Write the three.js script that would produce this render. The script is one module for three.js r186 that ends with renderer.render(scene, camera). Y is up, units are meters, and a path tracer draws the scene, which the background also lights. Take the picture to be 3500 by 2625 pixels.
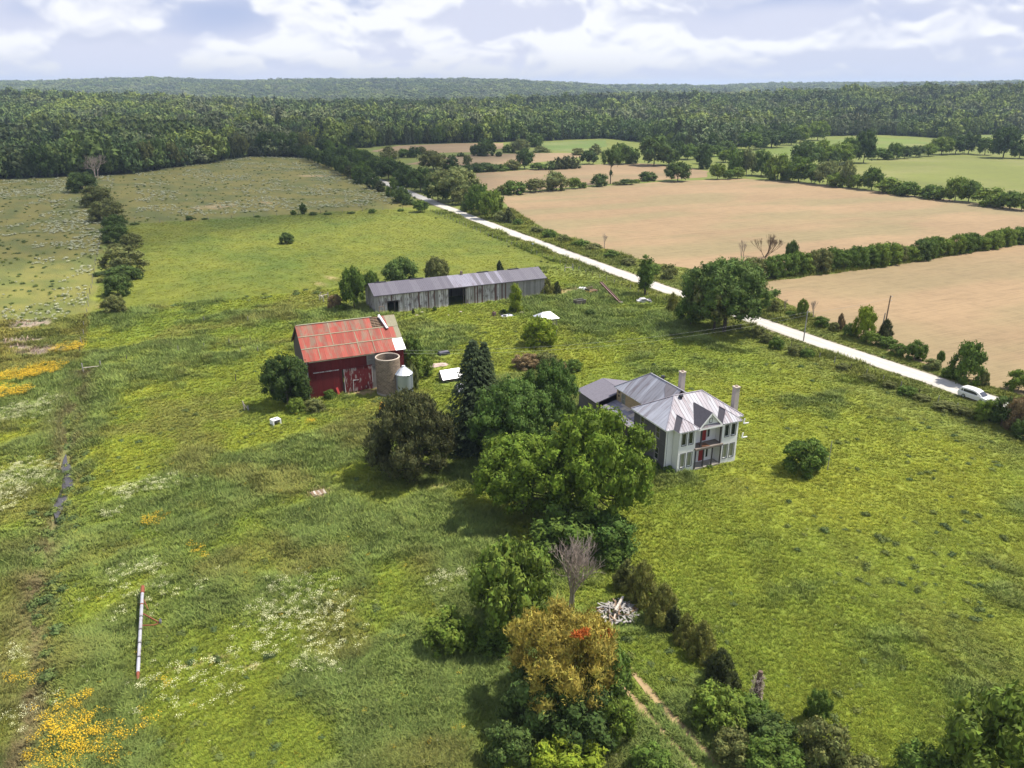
import * as THREE from 'three';
import { mergeGeometries } from 'three/addons/utils/BufferGeometryUtils.js';
// ---------------------------------------------------------------- camera, sky, sun, exposure
// World: x runs along the fronts of the farm buildings, -z along the gravel road; the drone hovers 50 m above the yard.
const FPX = 2650, PW = 3500, PH = 2625, EYE = 50, YAW = THREE.MathUtils.degToRad(24.4), PITCH = THREE.MathUtils.degToRad(20.9);
const scene = new THREE.Scene();
const camera = new THREE.PerspectiveCamera(2 * Math.atan(PH / 2 / FPX) * 180 / Math.PI, PW / PH, 0.5, 30000);
camera.position.set(0, EYE, 0);
camera.lookAt(Math.sin(YAW) * Math.cos(PITCH) * 100, EYE - Math.sin(PITCH) * 100, -Math.cos(YAW) * Math.cos(PITCH) * 100);
const renderer = new THREE.WebGLRenderer({ antialias: true });
renderer.toneMapping = THREE.LinearToneMapping;
renderer.toneMappingExposure = 1.52;
renderer.shadowMap.enabled = true;
renderer.setSize(1024, 768);
const SUN = new THREE.Vector3(Math.cos(1.065), Math.sin(1.065), 0.22 * Math.cos(1.065)).normalize();
const sun = new THREE.DirectionalLight(new THREE.Color(1, 0.935, 0.82), 5);
sun.position.copy(SUN).multiplyScalar(1500); sun.position.z -= 120; sun.target.position.set(0, 0, -120);
sun.castShadow = true; sun.shadow.radius = 3;
Object.assign(sun.shadow.camera, { left: -450, right: 450, top: 450, bottom: -450, near: 10, far: 4000 });
sun.shadow.mapSize.set(4096, 4096);
scene.add(sun, sun.target);

// ---------------------------------------------------------------- small tools
function RNG(a) { return () => { a |= 0; a = a + 0x6D2B79F5 | 0; let t = Math.imul(a ^ a >>> 15, 1 | a); t = t + Math.imul(t ^ t >>> 7, 61 | t) ^ t; return ((t ^ t >>> 14) >>> 0) / 4294967296; }; }
const rnd = RNG(77), rr = (a, b, r = rnd) => a + (b - a) * r();
const clamp = (x, a = 0, b = 1) => Math.min(b, Math.max(a, x)), mix = (a, b, t) => a + (b - a) * t;
const sst = (a, b, x) => { const t = clamp((x - a) / (b - a)); return t * t * (3 - 2 * t); };
const PERM = new Uint16Array(512); { const r = RNG(5), p = [...Array(256).keys()]; for (let i = 255; i > 0; i--) { const j = Math.floor(r() * (i + 1)); [p[i], p[j]] = [p[j], p[i]]; } for (let i = 0; i < 512; i++) PERM[i] = p[i & 255]; }
const HASH = new Float32Array(256); { const r = RNG(9); for (let i = 0; i < 256; i++) HASH[i] = r(); }
function n3(x, y, z) {
  const X = Math.floor(x), Y = Math.floor(y), Z = Math.floor(z); let u = x - X, v = y - Y, w = z - Z;
  u = u * u * (3 - 2 * u); v = v * v * (3 - 2 * v); w = w * w * (3 - 2 * w);
  const a = X & 255, b = (X + 1) & 255, c = Y & 255, d = (Y + 1) & 255, e = Z & 255, f = (Z + 1) & 255;
  const h = (i, j, k) => HASH[PERM[PERM[PERM[i] + j] + k]];
  const x00 = h(a, c, e) + (h(b, c, e) - h(a, c, e)) * u, x10 = h(a, d, e) + (h(b, d, e) - h(a, d, e)) * u;
  const x01 = h(a, c, f) + (h(b, c, f) - h(a, c, f)) * u, x11 = h(a, d, f) + (h(b, d, f) - h(a, d, f)) * u;
  const y0 = x00 + (x10 - x00) * v, y1 = x01 + (x11 - x01) * v; return y0 + (y1 - y0) * w;
}
function n2(x, y) {
  const X = Math.floor(x), Y = Math.floor(y); let u = x - X, v = y - Y; u = u * u * (3 - 2 * u); v = v * v * (3 - 2 * v);
  const a = X & 255, b = (X + 1) & 255, c = Y & 255, d = (Y + 1) & 255;
  const p = HASH[PERM[PERM[a] + c]], q = HASH[PERM[PERM[b] + c]], s = HASH[PERM[PERM[a] + d]], t = HASH[PERM[PERM[b] + d]];
  return (p + (q - p) * u) + ((s + (t - s) * u) - (p + (q - p) * u)) * v;
}
const fbm = (x, y, o = 4) => { let s = 0, a = 0.5, t = 0; for (let i = 0; i < o; i++) { s += a * n2(x, y); t += a; x = x * 2.03 + 17.1; y = y * 2.03 + 5.7; a *= 0.5; } return s / t; };
const fbm3 = (x, y, z, o = 5) => { let s = 0, a = 0.5, t = 0; for (let i = 0; i < o; i++) { s += a * n3(x, y, z); t += a; x = x * 2.03 + 7.1; y = y * 2.03 + 3.3; z = z * 2.03 + 1.7; a *= 0.5; } return s / t; };

// ---------------------------------------------------------------- the sky: bright broken cumulus over pale summer air
{
  const W = 4096, H = 2048, data = new Float32Array(W * H * 4);
  for (let j = 0; j < H; j++) {
    const el = ((j + 0.5) / H - 0.5) * Math.PI, e = Math.max(el, 0) * 180 / Math.PI;
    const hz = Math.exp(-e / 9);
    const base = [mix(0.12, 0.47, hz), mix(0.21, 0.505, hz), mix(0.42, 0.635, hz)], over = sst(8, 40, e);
    const q = Math.log(e + 3.5) * 2.1, qUp = Math.log(e + 0.5 + 3.5) * 2.1;
    const step = e > 45 ? 4 : e > 14 ? 2 : 1;
    for (let i = 0; i < W; i++) {
      const o = (j * W + i) * 4;
      if (el < 0) { data[o] = 0.42; data[o + 1] = 0.46; data[o + 2] = 0.55; data[o + 3] = 1; continue; }
      if (i % step) { for (let k = 0; k < 4; k++) data[o + k] = data[o - 4 + k]; continue; }
      const az = (i / W - 0.5) * 2 * Math.PI, R = 8.5, cx = Math.cos(az) * R, cz = Math.sin(az) * R;
      const wx = fbm3(cx * 1.3 + 40, q * 0.8, cz * 1.3, 3) - 0.5;
      const d = fbm3(cx * 1.25 + wx * 1.2, q * 1.15 + wx, cz * 1.25 + 9, 6);
      const up = fbm3(cx * 1.25 + wx * 1.2, qUp * 1.15 + wx, cz * 1.25 + 9, 4);
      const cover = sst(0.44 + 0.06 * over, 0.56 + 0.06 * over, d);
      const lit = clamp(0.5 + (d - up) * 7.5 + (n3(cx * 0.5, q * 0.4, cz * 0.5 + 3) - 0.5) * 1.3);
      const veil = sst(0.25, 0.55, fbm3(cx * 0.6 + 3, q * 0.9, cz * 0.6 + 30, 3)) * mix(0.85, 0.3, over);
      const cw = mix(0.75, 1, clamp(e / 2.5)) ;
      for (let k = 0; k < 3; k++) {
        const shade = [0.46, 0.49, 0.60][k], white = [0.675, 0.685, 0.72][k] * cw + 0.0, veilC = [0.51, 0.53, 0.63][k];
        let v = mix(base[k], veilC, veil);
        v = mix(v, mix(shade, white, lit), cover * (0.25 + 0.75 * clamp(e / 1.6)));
        data[o + k] = v;
      }
      data[o + 3] = 1;
    }
  }
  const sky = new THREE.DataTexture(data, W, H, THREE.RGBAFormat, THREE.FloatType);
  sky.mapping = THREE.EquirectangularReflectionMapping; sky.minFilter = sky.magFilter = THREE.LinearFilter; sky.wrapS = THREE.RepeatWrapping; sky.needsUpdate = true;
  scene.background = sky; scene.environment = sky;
}
scene.fog = new THREE.FogExp2(new THREE.Color(0.60, 0.76, 1.0), 0.00009);

// ---------------------------------------------------------------- names, things, parts
const taken = new Map();
function numbered(n) { const k = taken.get(n) || 0; taken.set(n, k + 1); return k ? n + '_' + String(k).padStart(3, '0') : n; }
function tag(o, label, category, group, kind) { if (label) o.userData.label = label; if (category) o.userData.category = category; if (group) o.userData.group = group; if (kind) o.userData.kind = kind; return o; }
function shadows(o) { o.traverse(m => { if (m.isMesh) { m.castShadow = true; m.receiveShadow = true; } }); return o; }
function thing(name, label, category, at = [0, 0, 0], turn = 0, group) { const o = new THREE.Group(); o.name = numbered(name); o.position.set(...at); o.rotation.y = turn; tag(o, label, category, group); scene.add(o); return o; }
function part(name, geo, mat, parent, at) { const m = new THREE.Mesh(geo, mat); m.name = name; m.castShadow = m.receiveShadow = true; if (at) m.position.set(...at); parent.add(m); return m; }
function solo(name, geo, mat, label, category, at = [0, 0, 0], turn = 0, group) { const m = new THREE.Mesh(geo, mat); m.name = numbered(name); m.castShadow = m.receiveShadow = true; m.position.set(...at); m.rotation.y = turn; tag(m, label, category, group); scene.add(m); return m; }
function struct(name, geo, mat, kind = 'structure') { const m = new THREE.Mesh(geo, mat); m.name = numbered(name); m.receiveShadow = m.castShadow = true; m.userData.kind = kind; scene.add(m); return m; }
function copy(o, at, turn, scale, label, group, category) { const c = o.clone(); c.name = numbered(o.name.replace(/_\d+$/, '')); c.position.set(...at); c.rotation.y = turn; if (scale) c.scale.set(...scale); c.userData = { ...o.userData }; tag(c, label, category, group); scene.add(c); return c; }
// where the line of sight through a point of the photograph meets the level y
const FX = Math.sin(YAW), FZ = -Math.cos(YAW), RX = Math.cos(YAW), RZ = Math.sin(YAW), CP = Math.cos(PITCH), SP = Math.sin(PITCH);
function G(px, py, y = 0) { const a = (px - PW / 2) / FPX, b = -(py - PH / 2) / FPX, up = b * CP - SP, fw = CP + b * SP, t = (y - EYE) / up; return [(RX * a + FX * fw) * t, y, (RZ * a + FZ * fw) * t]; }
const depthOf = (x, y, z) => (x * FX + z * FZ) * CP - (y - EYE) * SP;
const rowOf = (x, y, z) => PH / 2 - FPX * ((y - EYE) * CP + (x * FX + z * FZ) * SP) / depthOf(x, y, z);
const colOf = (x, y, z) => PW / 2 + FPX * (x * RX + z * RZ) / depthOf(x, y, z);
function heightTo(at, topPy) { let lo = 0, hi = 45; for (let i = 0; i < 40; i++) { const m = (lo + hi) / 2; if (rowOf(at[0], at[1] + m, at[2]) > topPy) lo = m; else hi = m; } return lo; }

// ---------------------------------------------------------------- geometry and materials
class MB { // collects flat triangles; uv in metres on the face's own plane
  constructor() { this.p = []; this.c = []; this.col = null; }
  tri(a, b, c) { this.p.push(...a, ...b, ...c); if (this.col) this.c.push(...this.col, ...this.col, ...this.col); return this; }
  quad(a, b, c, d) { return this.tri(a, b, c).tri(a, c, d); }
  poly(pts) { for (let i = 1; i < pts.length - 1; i++) this.tri(pts[0], pts[i], pts[i + 1]); return this; }
  box(cx, cy, cz, w, h, d, m) {
    const q = [[-1, -1, -1], [1, -1, -1], [1, 1, -1], [-1, 1, -1], [-1, -1, 1], [1, -1, 1], [1, 1, 1], [-1, 1, 1]].map(v => { const t = new THREE.Vector3(v[0] * w / 2, v[1] * h / 2, v[2] * d / 2); if (m) t.applyMatrix4(m); return [t.x + cx, t.y + cy, t.z + cz]; });
    for (const f of [[4, 5, 6, 7], [1, 0, 3, 2], [5, 1, 2, 6], [0, 4, 7, 3], [7, 6, 2, 3], [0, 1, 5, 4]]) this.quad(...f.map(i => q[i])); return this;
  }
  bar(a, b, w, h = w) { const A = new THREE.Vector3(...a), B = new THREE.Vector3(...b), L = A.distanceTo(B), M = new THREE.Matrix4().lookAt(A, B, Math.abs(B.y - A.y) > 0.97 * L ? new THREE.Vector3(1, 0, 0) : new THREE.Vector3(0, 1, 0)); const c = A.clone().add(B).multiplyScalar(0.5); return this.box(c.x, c.y, c.z, w, h, L, M); }
  slab(pts, t) { // closed slab: pts is the top face (counter-clockwise from above), t its thickness along the normal
    const a = new THREE.Vector3(...pts[0]), n = new THREE.Vector3(); for (let i = 1; i < pts.length - 1; i++) n.add(new THREE.Vector3(...pts[i]).sub(a).cross(new THREE.Vector3(...pts[i + 1]).sub(a))); n.normalize().multiplyScalar(t);
    const lo = pts.map(p => [p[0] - n.x, p[1] - n.y, p[2] - n.z]); this.poly(pts); this.poly([...lo].reverse());
    for (let i = 0; i < pts.length; i++) { const k = (i + 1) % pts.length; this.quad(pts[i], lo[i], lo[k], pts[k]); } return this;
  }
  tube(a, b, r0, r1, seg = 8, cap = true) {
    const A = new THREE.Vector3(...a), B = new THREE.Vector3(...b), d = B.clone().sub(A).normalize(), x = new THREE.Vector3(Math.abs(d.y) > 0.9 ? 1 : 0, Math.abs(d.y) > 0.9 ? 0 : 1, 0).cross(d).normalize(), y = d.clone().cross(x);
    const ring = (c, r) => [...Array(seg)].map((_, i) => { const t = i / seg * 2 * Math.PI; return [c.x + r * (x.x * Math.cos(t) + y.x * Math.sin(t)), c.y + r * (x.y * Math.cos(t) + y.y * Math.sin(t)), c.z + r * (x.z * Math.cos(t) + y.z * Math.sin(t))]; });
    const p = ring(A, r0), q = ring(B, r1); for (let i = 0; i < seg; i++) { const k = (i + 1) % seg; this.quad(p[i], p[k], q[k], q[i]); } if (cap) { this.poly(q); this.poly([...p].reverse()); } return this;
  }
  geo() {
    const g = new THREE.BufferGeometry(), P = new Float32Array(this.p), n = P.length / 9, N = new Float32Array(P.length), UV = new Float32Array(n * 6), a = new THREE.Vector3(), b = new THREE.Vector3(), c = new THREE.Vector3();
    for (let i = 0; i < n; i++) {
      a.fromArray(P, i * 9); b.fromArray(P, i * 9 + 3).sub(a); c.fromArray(P, i * 9 + 6).sub(a); b.cross(c).normalize();
      const ax = Math.abs(b.x), ay = Math.abs(b.y), az = Math.abs(b.z);
      for (let k = 0; k < 3; k++) {
        N.set([b.x, b.y, b.z], i * 9 + k * 3); const x = P[i * 9 + k * 3], y = P[i * 9 + k * 3 + 1], z = P[i * 9 + k * 3 + 2];
        UV.set(ay > 0.9 ? [x, z] : ax > az ? [z, y / Math.max(0.3, Math.hypot(ax, az))] : [x, y / Math.max(0.3, Math.hypot(ax, az))], i * 6 + k * 2);
      }
    }
    g.setAttribute('position', new THREE.BufferAttribute(P, 3)); g.setAttribute('normal', new THREE.BufferAttribute(N, 3)); g.setAttribute('uv', new THREE.BufferAttribute(UV, 2));
    if (this.c.length) g.setAttribute('color', new THREE.BufferAttribute(new Float32Array(this.c), 3));
    return g;
  }
}
const col = (r, g, b) => new THREE.Color().setRGB(r, g, b);
function tex(n, fn, repeat = 1, data = false, m = n) { // fn(u, v, i, j) -> linear rgb; tiles
  const d = new Uint8Array(n * m * 4), s = x => x <= 0.0031308 ? x * 12.92 : 1.055 * Math.pow(x, 1 / 2.4) - 0.055;
  for (let j = 0; j < m; j++) for (let i = 0; i < n; i++) { const v = fn(i / n, j / m), o = (j * n + i) * 4; for (let k = 0; k < 3; k++) d[o + k] = clamp(data ? v[k] : s(Math.max(0, v[k]))) * 255; d[o + 3] = 255; }
  const t = new THREE.DataTexture(d, n, m); t.wrapS = t.wrapT = THREE.RepeatWrapping; t.magFilter = THREE.LinearFilter; t.minFilter = THREE.LinearMipmapLinearFilter; t.generateMipmaps = true; if (!data) t.colorSpace = THREE.SRGBColorSpace;
  if (Array.isArray(repeat)) t.repeat.set(...repeat); else t.repeat.set(repeat, repeat); t.needsUpdate = true; return t;
}
// noise that tiles: blend of four shifted copies
const tile = (f, u, v, S) => mix(mix(f(u * S, v * S), f((u - 1) * S, v * S), u), mix(f(u * S, (v - 1) * S), f((u - 1) * S, (v - 1) * S), u), v);
const std = (color, o = {}) => new THREE.MeshStandardMaterial({ color, roughness: 0.9, ...o });
// ---------------------------------------------------------------- ground
const gauss = (a, b) => Math.exp(-a * a - b * b);
const lateral = (x, z) => x * RX + z * RZ, forward = (x, z) => x * FX + z * FZ;
const ditchX = v => -17.1 + 0.5 * Math.sin(v * 0.13) + 0.3 * Math.sin(v * 0.41);
const ROADC = [[127.4, 20], [126, 60], [125, 90], [123.4, 107], [121.2, 150], [120.2, 168], [119.3, 195], [118.3, 293], [119.2, 383], [120.2, 440], [121.5, 640], [123, 900]];
const along = (L, v) => { for (let i = 0; i < L.length - 1; i++) if (v <= L[i + 1][1]) return mix(L[i][0], L[i + 1][0], clamp((v - L[i][1]) / (L[i + 1][1] - L[i][1]))); return L[L.length - 1][0]; };
function T(x, z) { // height of the land
  const v = -z, l = lateral(x, z), f = forward(x, z); let h = 0;
  if (f > 850) {
    const on = sst(850, 1250, f), und = (fbm(l / 420 + 9, f / 420, 3) - 0.5) * 14;
    h += on * (24 * gauss((l + 900) / 520, (f - 1500) / 420) + 33 * gauss((l - 980) / 470, (f - 1480) / 380) + 20 * gauss((l - 300) / 430, (f - 1600) / 330) + und * 0.6);
    h += sst(2500, 4300, f) * (58 + (fbm(l / 900 + 3, f / 2500 + 1, 4) - 0.5) * 84);
  }
  if (x < 10 && v > 20 && v < 175) { const d = (x - ditchX(v)) / 1.7, on = sst(175, 152, v) * sst(20, 34, v); h -= 0.85 * on * Math.exp(-d * d); h += 0.22 * on * Math.exp(-(d - 2.6) * (d - 2.6)); }
  const calm = sst(3, 12, Math.abs(x - along(ROADC, v))) * (x < 112 ? 1 : 0) * sst(330, 200, f) * (x > 26 && x < 40 && v < 52 ? 0 : 1);
  if (calm > 0) h += calm * ((fbm(x / 9, v / 9, 3) - 0.5) * 0.5 + (fbm(x / 2.3 + 50, v / 2.3, 2) - 0.5) * 0.22);
  return h;
}
// what grows where: x to the right, v away along the road
const BARE = [[...G(105, 1105), 5, 3], [...G(60, 1170), 4, 2], [...G(140, 1200), 5, 3], [...G(60, 1190), 3, 2], [...G(735, 705), 9, 7], [...G(900, 695), 6, 3], [...G(1050, 600), 8, 5], [...G(1110, 600), 9, 4], [...G(330, 1050), 2, 1.2], [94.6, 0, -174.6, 5, 2.6], [29.2, 0, -126.4, 4.2, 1.3], [...G(1085, 970), 1, 1], [...G(1130, 950), 1, 1], [...G(1095, 1690), 1.6, 1.1], [...G(1500, 1670), 1.4, 0.8], [...G(700, 2262), 3.4, 0.22], [...G(860, 2280), 1.2, 0.25]];
const YELLOW = [[...G(60, 1290), 6, 3.2, 1], [...G(150, 1270), 4, 3, 1], [...G(235, 1195), 3, 3, 1], [...G(20, 1350), 4, 3, 1], [...G(1068, 1447), 1.7, 0.8, 1.1], [...G(235, 2460), 2.6, 3, 0.9], [...G(215, 2560), 3, 3, 1], [...G(330, 2580), 3.2, 2.6, 0.6], [...G(420, 2520), 3, 2, 0.35], [...G(560, 2340), 1, 0.8, 0.5], [...G(520, 1780), 2.4, 1.6, 0.35], [...G(60, 2330), 1.5, 1, 0.5], [...G(2010, 1010), 0.6, 0.6, 0.6], [...G(700, 1880), 2, 2, 0.2]];
const WHITE = [[...G(60, 1420), 5, 4, 1], [...G(110, 1390), 4, 2.6, 1], [...G(195, 1365), 3, 1.6, 0.9], [...G(200, 1445), 1.2, 0.8, 1], [...G(60, 1640), 5, 5, 1], [...G(20, 1720), 3, 3, 0.9], [...G(500, 1670), 6, 2.6, 0.75], [...G(430, 1690), 2, 2, 0.6], [...G(370, 1770), 2, 1.4, 0.5], [...G(480, 1960), 4, 2, 0.6], [...G(1000, 2150), 5, 5, 0.5], [...G(960, 2050), 4, 4, 0.45], [...G(1100, 2080), 3, 4, 0.5], [...G(1540, 1990), 2.4, 2.2, 0.7], [...G(1120, 2250), 4, 3, 0.4], [...G(700, 2330), 8, 4, 0.25], [...G(60, 2230), 2.2, 1.6, 0.5], [...G(520, 2040), 6, 4, 0.22], [...G(100, 2430), 3, 3, 0.3]];
const blob = (L, x, z, k = 1) => { let m = 0; for (const b of L) { const d = Math.hypot((x - b[0]) / b[3], (z - b[2]) / b[4]); if (d < 1.6) m = Math.max(m, (b[5] ?? 1) * sst(1.15, 0.55, d + (n2(x * 1.3 / k, z * 1.3 / k) - 0.5) * 0.9)); } return m; };
const FR2 = [[900, 505], [1250, 505], [1350, 495], [1720, 485], [1850, 482], [2070, 472], [2250, 490], [2330, 520], [2430, 520], [2600, 485], [2790, 466], [3000, 461], [3130, 466], [3250, 474], [3330, 449], [3500, 447], [4200, 440]];
const inForest = (x, v) => { const z = -v, f = forward(x, z); if (f > 930) return true; if (x < 112) return v > forestEdge(x); if (f < 560) return false; return rowOf(x, 0, z) < along(FR2.map(p => [p[1], p[0]]), colOf(x, 0, z)); };
const FE = [[-420, 548], [-80, 546], [-37, 546], [-14, 546], [36, 606], [75, 655], [112, 628]];
function forestEdge(x) { for (let i = 0; i < FE.length - 1; i++) if (x <= FE[i + 1][0]) return mix(FE[i][1], FE[i + 1][1], clamp((x - FE[i][0]) / (FE[i + 1][0] - FE[i][0]))); return 628; }
function lush(x, v) { // 0 short and yellow-green .. 1 tall blue-green
  const big = fbm(x / 17 + 31, v / 13 + 7, 4), mid = fbm(x / 5 + 3, v / 4.2, 3), side = x < 30 && v < 170 ? 0.035 : x > 62 && v < 130 ? -0.10 : 0;
  return 0.85 * sst(0.46, 0.66, big * 0.72 + mid * 0.28 + side);
}
function landColor(x, z, out) {
  const v = -z, f = forward(x, z);
  const nA = fbm(x / 7, v / 7, 4), nB = fbm(x / 31 + 70, v / 31, 4), nC = n2(x / 1.4 + 9, v / 1.4);
  let c;
  if (inForest(x, v)) c = [0.035, 0.05, 0.02];
  else if (x > 112) { const g = nA; c = [mix(0.115, 0.165, g), mix(0.15, 0.18, g), 0.028]; }
  else if (x < -17.4 && v > 165 || v > 341) { // old wildflower fields
    const g = sst(0.3, 0.7, nA), y = sst(330, 230, v);
    c = [mix(mix(0.10, 0.175, g), mix(0.115, 0.18, g), y), mix(mix(0.115, 0.155, g), mix(0.135, 0.172, g), y), mix(0.024, 0.034, g)];
  } else if (v > 203 && x > -17 && x < 109) { // pasture
    const g = sst(0.25, 0.75, nB * 0.6 + nA * 0.4); c = [mix(0.085, 0.155, g), mix(0.125, 0.17, g), mix(0.009, 0.013, g)]; const q = 0.9 + 0.2 * n2(x / 0.9, v / 0.9); c = c.map(e => e * q);
  } else {
    const L = lush(x, v), y = sst(0.3, 0.75, nB);
    const warm = [mix(0.152, 0.212, y), mix(0.198, 0.235, y), 0.019], cool = [0.13, 0.182, 0.046];
    c = [0, 1, 2].map(k => mix(warm[k], cool[k], L));
    const o = sst(0.58, 0.75, fbm(x / 11 + 200, v / 9, 3)) * (x < 40 ? 0.6 : 0.25); c = [mix(c[0], 0.155, o), mix(c[1], 0.15, o), mix(c[2], 0.035, o)];
    if (x > 103) { const e = sst(103, 109, x); c = [mix(c[0], 0.15, e * 0.6), mix(c[1], 0.185, e * 0.6), mix(c[2], 0.03, e)]; }
    if (x < 0 && v < 160) { const d = Math.abs(x - ditchX(v)); const e = Math.exp(-d * d / 3.5) * sst(0.25, 0.6, fbm(x / 2 + 5, v / 5, 3)); c = [mix(c[0], 0.16, e), mix(c[1], 0.135, e), mix(c[2], 0.06, e)]; }
  }
  const k = 0.86 + 0.28 * nC; c = [c[0] * k, c[1] * k, c[2] * k];
  const b = blob(BARE, x, z, v > 150 ? 2 : 0.6); if (b > 0) { const far = x < -17 ? [0.36, 0.28, 0.24] : v > 500 ? [0.30, 0.2, 0.12] : [0.40, 0.29, 0.16]; for (let q = 0; q < 3; q++) c[q] = mix(c[q], far[q], b * 0.9); }
  out[0] = c[0]; out[1] = c[1]; out[2] = c[2]; return out;
}
const MAPS = {};
MAPS.turf = tex(512, (u, v) => { const a = tile((x, y) => fbm(x, y, 4), u, v, 40), b = tile((x, y) => n2(x, y), u, v, 150); const g = 0.62 + 0.55 * a + 0.22 * (b - 0.5); return [g, g, g * 0.96]; }, 1 / 14);
MAPS.turfBump = tex(512, (u, v) => { const a = tile((x, y) => fbm(x, y, 3), u, v, 60); return [a, a, a]; }, 1 / 14, true);
MAPS.soil = tex(512, (u, v) => { const a = tile((x, y) => fbm(x, y, 4), u, v, 14), s = tile((x, y) => fbm(x * 0.25, y * 5, 3), u, v, 16), b = tile((x, y) => n2(x, y), u, v, 170); const rw = 0.5 + 0.5 * Math.sin(v * 6.2832 * 30 + a * 5), g = 0.9 + 0.34 * (a - 0.5) + 0.5 * (s - 0.5) + 0.22 * (b - 0.5) + 0.07 * (rw - 0.5); return [g, g * 0.995, g * 0.985]; }, [1 / 26, 1 / 26]);
MAPS.gravel = tex(512, (u, v) => { const a = tile((x, y) => fbm(x, y, 4), u, v, 22), b = tile((x, y) => n2(x, y), u, v, 200); const g = 0.84 + 0.3 * (a - 0.5) + 0.2 * (b - 0.5); return [g, g * 0.99, g * 0.97]; }, 1 / 7);
{
  const rows = [], NC = 280; for (let f = -90; f < 36; f += 6) rows.push(f); for (let f = 36; f < 6600; f *= 1.0165) rows.push(f);
  const P = [], C = [], I = [], UV = [], c = [0, 0, 0];
  rows.forEach((f, j) => { const half = 170 + Math.max(0, f) * 0.95; for (let i = 0; i <= NC; i++) { const l = (i / NC * 2 - 1) * half, x = l * RX + f * FX, z = l * RZ + f * FZ; P.push(x, T(x, z), z); landColor(x, z, c); C.push(...c); UV.push(x, z); if (j && i) { const a = j * (NC + 1) + i, b = a - NC - 1; I.push(a - 1, a, b, a - 1, b, b - 1); } } });
  const g = new THREE.BufferGeometry(); g.setAttribute('position', new THREE.Float32BufferAttribute(P, 3)); g.setAttribute('color', new THREE.Float32BufferAttribute(C, 3)); g.setAttribute('uv', new THREE.Float32BufferAttribute(UV, 2)); g.setIndex(I); g.computeVertexNormals();
  struct('meadow_ground', g, std(0xffffff, { vertexColors: true, map: MAPS.turf, bumpMap: MAPS.turfBump, bumpScale: 0.12, roughness: 1 }));
}
// a sheet cut along an outline [[x, v], ...], in cells so that its colour can vary from place to place
function sheet(name, outline, cell, y, colorAt, mat) {
  const clip = (pts, ax, lim, keepLess) => { const o = []; for (let i = 0; i < pts.length; i++) { const a = pts[i], b = pts[(i + 1) % pts.length], ia = keepLess ? a[ax] <= lim : a[ax] >= lim, ib = keepLess ? b[ax] <= lim : b[ax] >= lim; if (ia) o.push(a); if (ia !== ib) { const t = (lim - a[ax]) / (b[ax] - a[ax]); o.push([mix(a[0], b[0], t), mix(a[1], b[1], t)]); } } return o; };
  const xs = outline.map(p => p[0]), vs = outline.map(p => p[1]), P = [], C = [], UV = [];
  for (let x = Math.floor(Math.min(...xs) / cell) * cell; x < Math.max(...xs); x += cell) {
    const strip = clip(clip(outline, 0, x, false), 0, x + cell, true); if (strip.length < 3) continue;
    for (let v = Math.floor(Math.min(...vs) / cell) * cell; v < Math.max(...vs); v += cell) {
      const q = clip(clip(strip, 1, v, false), 1, v + cell, true); if (q.length < 3) continue;
      let A = 0; for (let i = 0; i < q.length; i++) { const k = (i + 1) % q.length; A += q[i][0] * q[k][1] - q[k][0] * q[i][1]; } if (A < 0) q.reverse();
      for (let i = 1; i < q.length - 1; i++) for (const p of [q[0], q[i], q[i + 1]]) { P.push(p[0], (typeof y === 'function' ? y(p[0], p[1]) : y), -p[1]); C.push(...colorAt(p[0], p[1])); UV.push(p[0], p[1]); }
    }
  }
  const g = new THREE.BufferGeometry(); g.setAttribute('position', new THREE.Float32BufferAttribute(P, 3)); g.setAttribute('color', new THREE.Float32BufferAttribute(C, 3)); g.setAttribute('uv', new THREE.Float32BufferAttribute(UV, 2)); g.computeVertexNormals();
  return struct(name, g, mat);
}
const soilMat = std(0xffffff, { vertexColors: true, map: MAPS.soil, roughness: 1 }), cropMat = std(0xffffff, { vertexColors: true, map: MAPS.soil, roughness: 1 });
const px2 = L => L.map(([a, b]) => { const p = G(a, b); return [p[0], -p[2]]; });
const ragged = (L, amp = 2.2, step = 4) => { const o = []; L.forEach((a, i) => { const b = L[(i + 1) % L.length], d = Math.hypot(b[0] - a[0], b[1] - a[1]), n = Math.max(1, Math.round(d / step)); for (let k = 0; k < n; k++) { const t = k / n, x = mix(a[0], b[0], t), v = mix(a[1], b[1], t); o.push([x + (fbm(x / 7, v / 7 + 40, 2) - 0.5) * 2 * amp, v + (fbm(x / 7 + 90, v / 7, 2) - 0.5) * 2 * amp]); } }); return o; };
const tan = (b, green = 0.3) => (x, v) => { const a = fbm(x / 38 + 12, v / 24, 4), st = fbm(x / 70 + 5, v / 4.5, 3), g = sst(0.48, 0.68, fbm(x / 60 + 77, v / 16 + 3, 4)) * green * 1.5, l = 0.86 + 0.36 * (a - 0.25) + 0.14 * (st - 0.5); const c = [0.285 * l * b, 0.196 * l * b, 0.106 * l * b]; return [mix(c[0], 0.205 * b, g), mix(c[1], 0.178 * b, g), mix(c[2], 0.085 * b, g)]; };
const F1 = [[133.5, 214], [132.8, 262], [142, 312], [155, 355], [162, 364], [213, 373], [273, 378], [318, 371], [331, 350], [339, 324], [344, 277], [350, 226], [352, 182], [276, 178], [196, 170], [150, 170], [138, 190]];
const F2 = [[150, 162], [196, 162], [276, 170], [352, 176], [360, 20], [136, 20], [132.5, 60], [131.6, 87], [131, 98], [133, 115], [138.5, 140], [143, 155]];
sheet('tan_field', ragged(F1), 5, 0.05, tan(1, 0.4), soilMat);
sheet('tan_field', ragged(F2), 5, 0.05, tan(0.97, 0.28), soilMat);
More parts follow.
